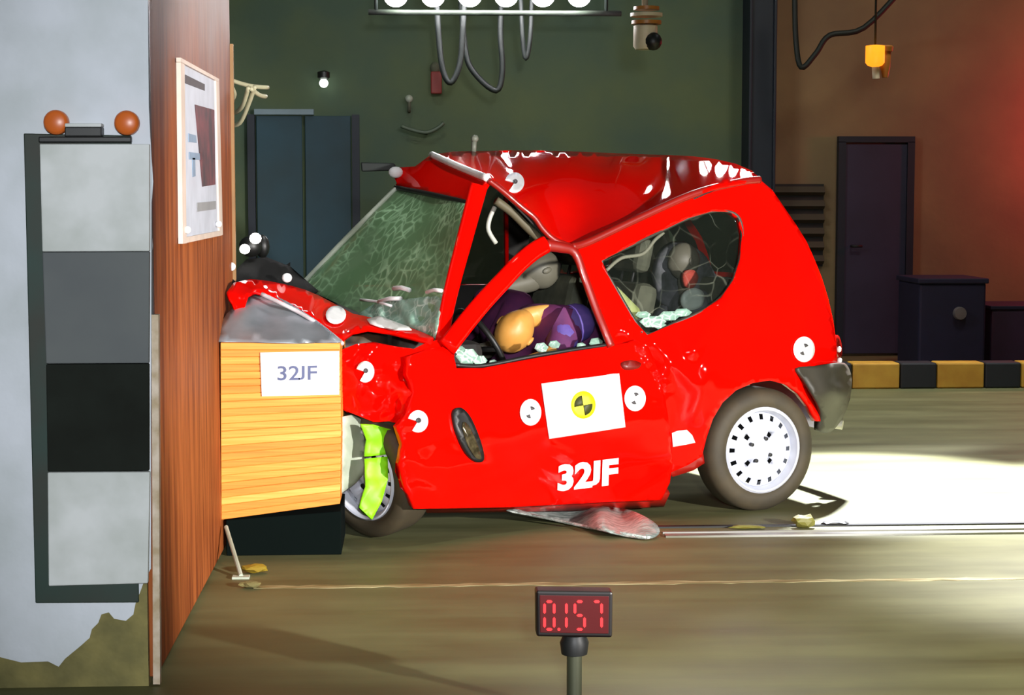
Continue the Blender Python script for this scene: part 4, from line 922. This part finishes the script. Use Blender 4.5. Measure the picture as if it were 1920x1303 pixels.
# ================================================================== TIMER
tm = thing('timing_display', 'black box with red glowing digits on a post in the foreground', 'display', tuple(atZ(1078, 1364)))
TY = 4.6
slab('case', [(1005, 1108), (1149, 1110), (1148, 1196), (1006, 1194)], TY, TY + 0.06, mat('black timer case', (18, 8, 8), 0.4), tm, bevel=0.006)
slab('window', [(1012, 1116), (1142, 1118), (1141, 1188), (1013, 1186)], TY - 0.002, TY + 0.004, M_ledglow, tm, bevel=0.001)
SEG = {'a': ((0, 1), (1, 1)), 'b': ((1, 1), (1, .5)), 'c': ((1, .5), (1, 0)), 'd': ((0, 0), (1, 0)), 'e': ((0, .5), (0, 0)), 'f': ((0, 1), (0, .5)), 'g': ((0, .5), (1, .5))}
def digit(x0, ch):
    b = MB(); b2 = MB()
    for s in {'0': 'abcdef', '1': 'bc', '5': 'afgcd', '7': 'abc'}[ch]:
        (xa, ya), (xb, yb) = SEG[s]
        pa = (x0 + xa * 18, 1180 - ya * 52); pb_ = (x0 + xb * 18, 1180 - yb * 52)
        dx, dy = pb_[0] - pa[0], pb_[1] - pa[1]; l = math.hypot(dx, dy); ux, uy = dx / l, dy / l; w_ = 2.6
        q = [(pa[0] + ux * 3, pa[1] + uy * 3), (pa[0] + ux * 6 - uy * w_, pa[1] + uy * 6 + ux * w_), (pb_[0] - ux * 6 - uy * w_, pb_[1] - uy * 6 + ux * w_), (pb_[0] - ux * 3, pb_[1] - uy * 3),
             (pb_[0] - ux * 6 + uy * w_, pb_[1] - uy * 6 - ux * w_), (pa[0] + ux * 6 + uy * w_, pa[1] + uy * 6 - ux * w_)]
        f0 = [atY(x, y, TY - 0.004) for x, y in q]; f1 = [p + Vector((0, .003, 0)) for p in f0]
        b.add(f0 + f1, [[0, 1, 2, 3, 4, 5], [11, 10, 9, 8, 7, 6]] + [[i, (i + 1) % 6, 6 + (i + 1) % 6, 6 + i] for i in range(6)])
    b.build('digit', M_led, tm)
for x0, ch in ((1021, '0'), (1044, '1'), (1078, '5'), (1110, '7')): digit(x0, ch)
b = MB(); b.lathe([(0, 0), (.004, 0), (.004, .004), (0, .004)], atY(1048, 1180, TY - 0.004), (0, 1, 0), 10); b.build('decimal_point', M_led, tm)
pc = atY(1077, 1190, TY + 0.03)
b = MB(); b.tube([(pc.x, pc.y, 0.0), (pc.x, pc.y, pc.z)], 0.02, 16); b.build('post', mat('dull grey post', (86, 88, 70), 0.4, 0.4), tm, smooth='auto')
b = MB(); b.lathe([(0.034, -0.05), (0.038, -0.02), (0.03, 0.0)], (pc.x, pc.y, pc.z), (0, 0, 1), 20); b.build('clamp', M_darksteel, tm, smooth='auto')
b = MB(); b.lathe([(0.12, 0.0), (0.12, 0.012), (0.03, 0.02)], (pc.x, pc.y, 0), (0, 0, 1), 28); b.build('foot_plate', M_darksteel, tm, smooth='auto')

# ================================================================== FLOOR FITTINGS
ra = atZ(1235, 986); rx1 = 9.0
tr = thing('track_rail', 'thin steel guide rail set in the floor behind the wreck', 'rail', (ra.x, 7.3, 0))
yk = atZ(1500, 986).y; yw = atZ(1500, 1003).y
for (y0, y1, h, m, nm) in ((yk - .02, yk + .012, .006, M_darksteel, 'slot_plate'), (yw - .03, yw + .02, .008, M_rail, 'rail_bar'), (yw + .055, yw + .07, .007, M_rail, 'rail_bar')):
    b = MB(); b.box(((1.0 + rx1) / 2, (y0 + y1) / 2, h / 2), ((rx1 - 1.0) / 2, (y1 - y0) / 2, h / 2)); b.build(nm, m, tr)
fy = atZ(900, 1097).y
rr = random.Random(5); tlx = atZ(480, 1092).x
fl = thing('floor_line', 'worn pale painted line along the floor before the wreck', 'floor line', (1.0, fy, 0))
x = tlx; vv = []; ff = []
top = []; bot = []
while x < 7.5:
    top.append((x, fy + .022 + rr.uniform(-.010, .010))); bot.append((x, fy - .020 + rr.uniform(-.008, .010))); x += .05
n = len(top); vv = [(a, c, .0015) for a, c in top] + [(a, c, .0015) for a, c in bot]
ff = [[i, i + 1, n + i + 1, n + i] for i in range(n - 1)]
o = mk('paint_strip', vv, ff, M_line, fl); fixn(o); md = o.modifiers.new('thickness', 'SOLIDIFY'); md.thickness = 0.0012
# debris
def rock(name, px, py, r, m, label, cat, sq=(1, 1, .7)):
    p = atZ(px, py); bm = bmesh.new(); bmesh.ops.create_icosphere(bm, subdivisions=2, radius=1)
    for v in bm.verts: v.co *= 1 + .35 * noise.noise(v.co * 1.7 + Vector((px, py, 0)))
    for v in bm.verts: v.co = Vector((v.co.x * r * sq[0], v.co.y * r * sq[1], v.co.z * r * sq[2]))
    zm = min(v.co.z for v in bm.verts)
    for v in bm.verts: v.co.z -= zm
    me = bpy.data.meshes.new(name); bm.to_mesh(me); bm.free(); me.materials.append(m)
    o = bpy.data.objects.new(name, me); COL.objects.link(o); o.location = p; return tag(o, label, cat)
rock('plastic_fragment', 1506, 990, .035, M_debris, 'olive broken plastic lump on the floor below the back tyre', 'debris', (1.3, .8, .8))
rock('plastic_fragment', 1565, 985, .03, M_black, 'dark splinter on the bright floor right of the back tyre', 'debris', (2.0, .8, .3))
rock('plastic_fragment', 1400, 992, .028, M_debris, 'flat olive splinter on the rail under the back wheel', 'debris', (2.6, .8, .3))
rock('plastic_fragment', 478, 1075, .04, mat('mustard fragment', (150, 124, 30), 0.6), 'mustard coloured fragment on the floor beneath the orange block', 'debris', (1.2, .8, .4))
rock('plastic_fragment', 470, 1102, .03, M_concrete, 'small pale chip on the floor nearest the brown board', 'debris', (1.3, .8, .4))
sp = thing('support_strut', 'thin pale diagonal strut under the orange block beside the brown board', 'strut', tuple(atZ(450, 1084)))
pa, pb2 = atY(424, 988, 6.66), atZ(452, 1084)
b = MB(); b.tube([pa, pb2 + Vector((0, 0, .008))], .008, 8); b.build('rod', M_liner, sp, smooth='auto')
b = MB(); b.box(pb2 + Vector((0, 0, .004)), (.03, .02, .004)); b.build('foot', M_liner, sp)

# kerb with yellow and black blocks
ky = atZ(1700, 729).y
kb = thing('striped_kerb', 'low kerb of alternating yellow and black blocks along the back wall', 'kerb', (3.4, ky + .1, 0))
kz = atY(1640, 681, ky).z
xs = [atY(p, 700, ky).x for p in (1598, 1688, 1757, 1845)]
per = xs[2] - xs[0]
lw = xs[1] - xs[0]
for i in range(-8, 6):
    a = xs[0] + i * per
    if a + per < -2.5: continue
    for (x0, x1, m) in ((a, a + lw, M_kerby), (a + lw, a + per, M_kerbk)):
        b = MB(); b.box(((x0 + x1) / 2, ky + .09, kz / 2), ((x1 - x0) / 2 - .003, .09, kz / 2)); b.build('kerb_block', m, kb, bevel=.012)
# crates and bin by the wall
c0, c1 = atY(1724, 530, 13.6), atY(1850, 530, 13.6)
cb = thing('storage_box', 'dark blue storage box with a round grey fitting right of the door', 'box', ((c0.x + c1.x) / 2, 13.9, 0))
b = MB(); b.box(((c0.x + c1.x) / 2, 13.9, c0.z / 2), ((c1.x - c0.x) / 2, .3, c0.z / 2)); b.build('body', M_crate, cb, bevel=.02)
b = MB(); b.box(((c0.x + c1.x) / 2, 13.9, c0.z + .012), ((c1.x - c0.x) / 2 + .015, .315, .02)); b.build('lid', M_crate, cb, bevel=.008)
b = MB(); b.lathe([(0, 0), (.045, .004), (.05, .02), (.05, .05)], atY(1802, 588, 13.55), (0, 1, 0), 24); b.build('round_fitting', mat('dull grey fitting', (120, 112, 112), 0.5), cb, smooth='auto')
e0, e1 = atY(1852, 580, 13.7), atY(1990, 580, 13.7)
cb = thing('storage_box', 'lower purple box partly out of frame beside the dark blue storage box', 'box', ((e0.x + e1.x) / 2 + .03, 14.0, 0))
b = MB(); b.box(((e0.x + e1.x) / 2 + .03, 14.0, e0.z / 2), ((e1.x - e0.x) / 2, .3, e0.z / 2)); b.build('body', mat('dark purple box', (58, 38, 66), 0.6), cb, bevel=.02)
b = MB(); b.box(((e0.x + e1.x) / 2 + .03, 14.0, e0.z + .012), ((e1.x - e0.x) / 2 + .01, .31, .015)); b.build('lid', M_crate, cb, bevel=.006)
# slatted vent behind the car
v0, v1 = atY(1440, 345, 14.95), atY(1546, 345, 14.95); vz0, vz1 = atY(1440, 500, 14.95).z, v0.z
vt = thing('wall_vent', 'dark slatted vent on the brown wall just above the back of the car', 'vent', ((v0.x + v1.x) / 2, 14.97, vz0))
b = MB(); b.box(((v0.x + v1.x) / 2, 14.985, (vz0 + vz1) / 2), ((v1.x - v0.x) / 2, .012, (vz1 - vz0) / 2)); b.build('backing', M_dark, vt)
for i in range(6):
    z = vz0 + (i + .5) * (vz1 - vz0) / 6
    b = MB(); b.box(((v0.x + v1.x) / 2, 14.955, z), ((v1.x - v0.x) / 2, .022, .03), (Vector((1, 0, 0)), Vector((0, .8, -.6)), Vector((0, .6, .8)))); b.build('slat', mat('dark olive slat', (60, 52, 36), 0.6), vt)

# ================================================================== OVERHEAD
LY = 12.0
LX = [742, 812, 881, 949, 1018, 1086]
names_ = ['leftmost round lit floodlight in the row at the top edge', 'second from left round lit floodlight in the top row', 'third from left round lit floodlight in the top row',
          'third from right round lit floodlight in the top row', 'second from right round lit floodlight in the top row', 'rightmost round lit floodlight in the row at the top edge']
for px_, lb in zip(LX, names_):
    c = atY(px_, -10, LY)
    fl_ = thing('floodlight', lb, 'floodlight', tuple(c), 'row of round floodlights')
    b = MB(); b.ball(c, (.080, .080, .080), 20); b.build('glass', M_bulb, fl_, smooth=True)
    b = MB(); b.lathe([(.05, .07), (.085, .05), (.09, .12), (.06, .2), (.02, .22)], c, (0, .3, 1), 20); b.build('housing', M_darksteel, fl_, smooth='auto')
    b = MB(); b.tube([c + Vector((0, .06, .2)), c + Vector((0, .1, .36))], .014, 8); b.build('bracket', M_darksteel, fl_, smooth=True)
c0 = atY(690, -10, LY); c1 = atY(1140, -10, LY)
lb_ = thing('lighting_bar', 'dark horizontal bar just below the row of round floodlights', 'lighting bar', ((c0.x + c1.x) / 2, LY + .1, atY(900, 26, LY).z))
zb = atY(900, 24, LY + .1).z
b = MB(); b.tube([(c0.x, LY + .1, zb), (c1.x + .1, LY + .1, zb)], .018, 10); b.build('bar', mat('dark olive bar', (30, 40, 28), 0.7), lb_, smooth=True)
for x in (c0.x + .05, c1.x):
    b = MB(); b.tube([(x, LY + .1, zb), (x, LY + .1, zb + 2.6)], .012, 8); b.build('hanger', M_cable, lb_, smooth=True)
for lab, pts, Yc, rd in (('black cable loop hanging below the left floodlights', [(818, -30), (822, 60), (830, 130), (845, 155), (862, 120), (868, 50), (872, -30)], 12.3, .02),
                         ('long black cable drooping below the middle floodlights', [(862, -30), (872, 90), (888, 135), (930, 170), (942, 130), (938, 60), (942, -30)], 12.5, .02),
                         ('short black cable drooping below the right floodlights', [(975, -30), (980, 70), (986, 110), (994, 70), (998, -30)], 12.4, .016),
                         ('black cable sagging beside the dark blue column', [(1490, -30), (1492, 70), (1502, 126), (1530, 100), (1556, 66), (1620, 52), (1700, -30)], 14.2, .022)):
    b = MB(); b.tube([atY(x, y, Yc) for x, y in crom(pts, 5, False)], rd, 8); p0 = atY(*pts[0], Yc)
    tag(b.build('hanging_cable', M_cable, None, smooth=True, origin=p0), lab, 'cable')
# hanging cream lamp with amber rings
hy = 11.0; hc = atY(1212, 30, hy)
hl_ = thing('hanging_lamp', 'cream lamp with amber rings hanging at the top left of the column', 'lamp', tuple(hc))
s_ = hy / FPX
b = MB(); b.tube([hc + Vector((-.01, 0, .06)), hc + Vector((-.01, 0, 1.2))], .018, 10); b.build('rod', M_lamphouse, hl_, smooth=True)
for k_, (dy, r_) in enumerate(((14, 24), (2, 30), (-12, 28))):
    b = MB(); b.lathe([(r_ * s_ * .7, -.012), (r_ * s_, -.010), (r_ * s_, .010), (r_ * s_ * .7, .012)], hc + Vector((0, 0, dy * s_)), (0, 0, 1), 24); b.build('ring', M_amberring if k_ != 1 else M_lamphouse, hl_, smooth='auto')
b = MB(); b.lathe([(.045, .06), (.072, .05), (.074, -.07), (.06, -.09)], hc + Vector((-.005, 0, -34 * s_)), (0, 0, 1), 24); b.build('housing', M_lamphouse, hl_, smooth='auto')
b = MB(); b.ball(hc + Vector((.035, -.05, -48 * s_)), .055, 14); b.build('lens', M_black, hl_, smooth=True)
# amber lantern
ay = 12.5; ac = atY(1650, 112, ay)
al = thing('amber_lantern', 'small glowing amber lantern hanging above the dark blue door', 'lamp', tuple(ac))
b = MB(); b.lathe([(.03, .09), (.066, .085), (.066, -.03), (.05, -.05), (.02, -.06)], ac + Vector((-.035, 0, .01)), (0, 0, 1), 20); b.build('glass', M_amber, al, smooth='auto')
b = MB(); b.lathe([(.05, .0), (.055, .03), (.045, .04)], ac + Vector((.045, .03, .06)), (0, 0, 1), 16); b.lathe([(.02, -.12), (.035, -.05), (.04, .08), (.03, .1)], ac + Vector((.045, .03, 0)), (0, 0, 1), 16); b.build('housing', M_amberring, al, smooth='auto')
b = MB(); b.tube([ac + Vector((-.035, 0, .1)), ac + Vector((-.035, 0, 1.6))], .008, 8); b.build('cord', M_cable, al, smooth=True)
b = MB(); b.tube([ac + Vector((-.03, 0, -.05)), ac + Vector((-.025, 0, -.13))], .026, 10); b.build('pendant_tip', M_lamphouse, al, smooth='auto')
# small bulb on the green wall
wy = 14.9; wc_ = atY(607, 156, wy)
wl = thing('wall_lamp', 'small bright white bulb on the green wall left of the floodlights', 'lamp', tuple(wc_))
b = MB(); b.ball(wc_, .036, 14); b.build('bulb', M_smallbulb, wl, smooth=True)
b = MB(); b.lathe([(.03, .03), (.05, .045), (.05, .09), (.02, .1)], wc_, (0, 0, 1), 16); b.build('cap', M_black, wl, smooth='auto')
b = MB(); b.tube([wc_ + Vector((0, .0, .08)), wc_ + Vector((0, .1, .1))], .012, 8); b.build('arm', M_black, wl, smooth=True)
wc_ = atY(767, 185, wy)
wl = thing('wall_lamp', 'dim grey unlit bulb on the green wall above the windscreen header', 'lamp', tuple(wc_))
b = MB(); b.ball(wc_, .032, 14); b.build('bulb', mat('dim grey glass', (170, 176, 160), 0.4), wl, smooth=True)
b = MB(); b.tube([wc_ + Vector((0, 0, -.02)), wc_ + Vector((0, .02, -.09)), wc_ + Vector((0, .1, -.1))], .014, 8); b.build('arm', M_seat, wl, smooth=True)
wc_ = atY(818, 148, wy)
fe = thing('alarm_bell', 'small dull red alarm box with grey top on the green wall', 'alarm', tuple(wc_))
b = MB(); b.box(wc_ + Vector((0, .03, -.03)), (.045, .05, .09)); b.build('body', mat('dull red box', (130, 40, 34), 0.6), fe, bevel=.01)
b = MB(); b.ball(wc_ + Vector((-.01, .02, .09)), (.04, .04, .05), 12); b.build('cap', M_seat, fe, smooth=True)
wc_ = atY(800, 240, wy)
pz = thing('cable_tray', 'pale bent cable tray low on the green wall above the car roof', 'tray', tuple(wc_))
b = MB(); b.tube([atY(x, y, wy) for x, y in crom([(752, 236), (775, 244), (800, 248), (820, 240), (832, 230)], 4, False)], .016, 8); b.build('tube', mat('grey green tube', (84, 98, 80), 0.5), pz, smooth=True)
b = MB(); b.tube([atY(790, 248, wy), atY(800, 250, wy) + Vector((0, .1, 0))], .012, 8); b.build('clip', M_darksteel, pz, smooth=True)
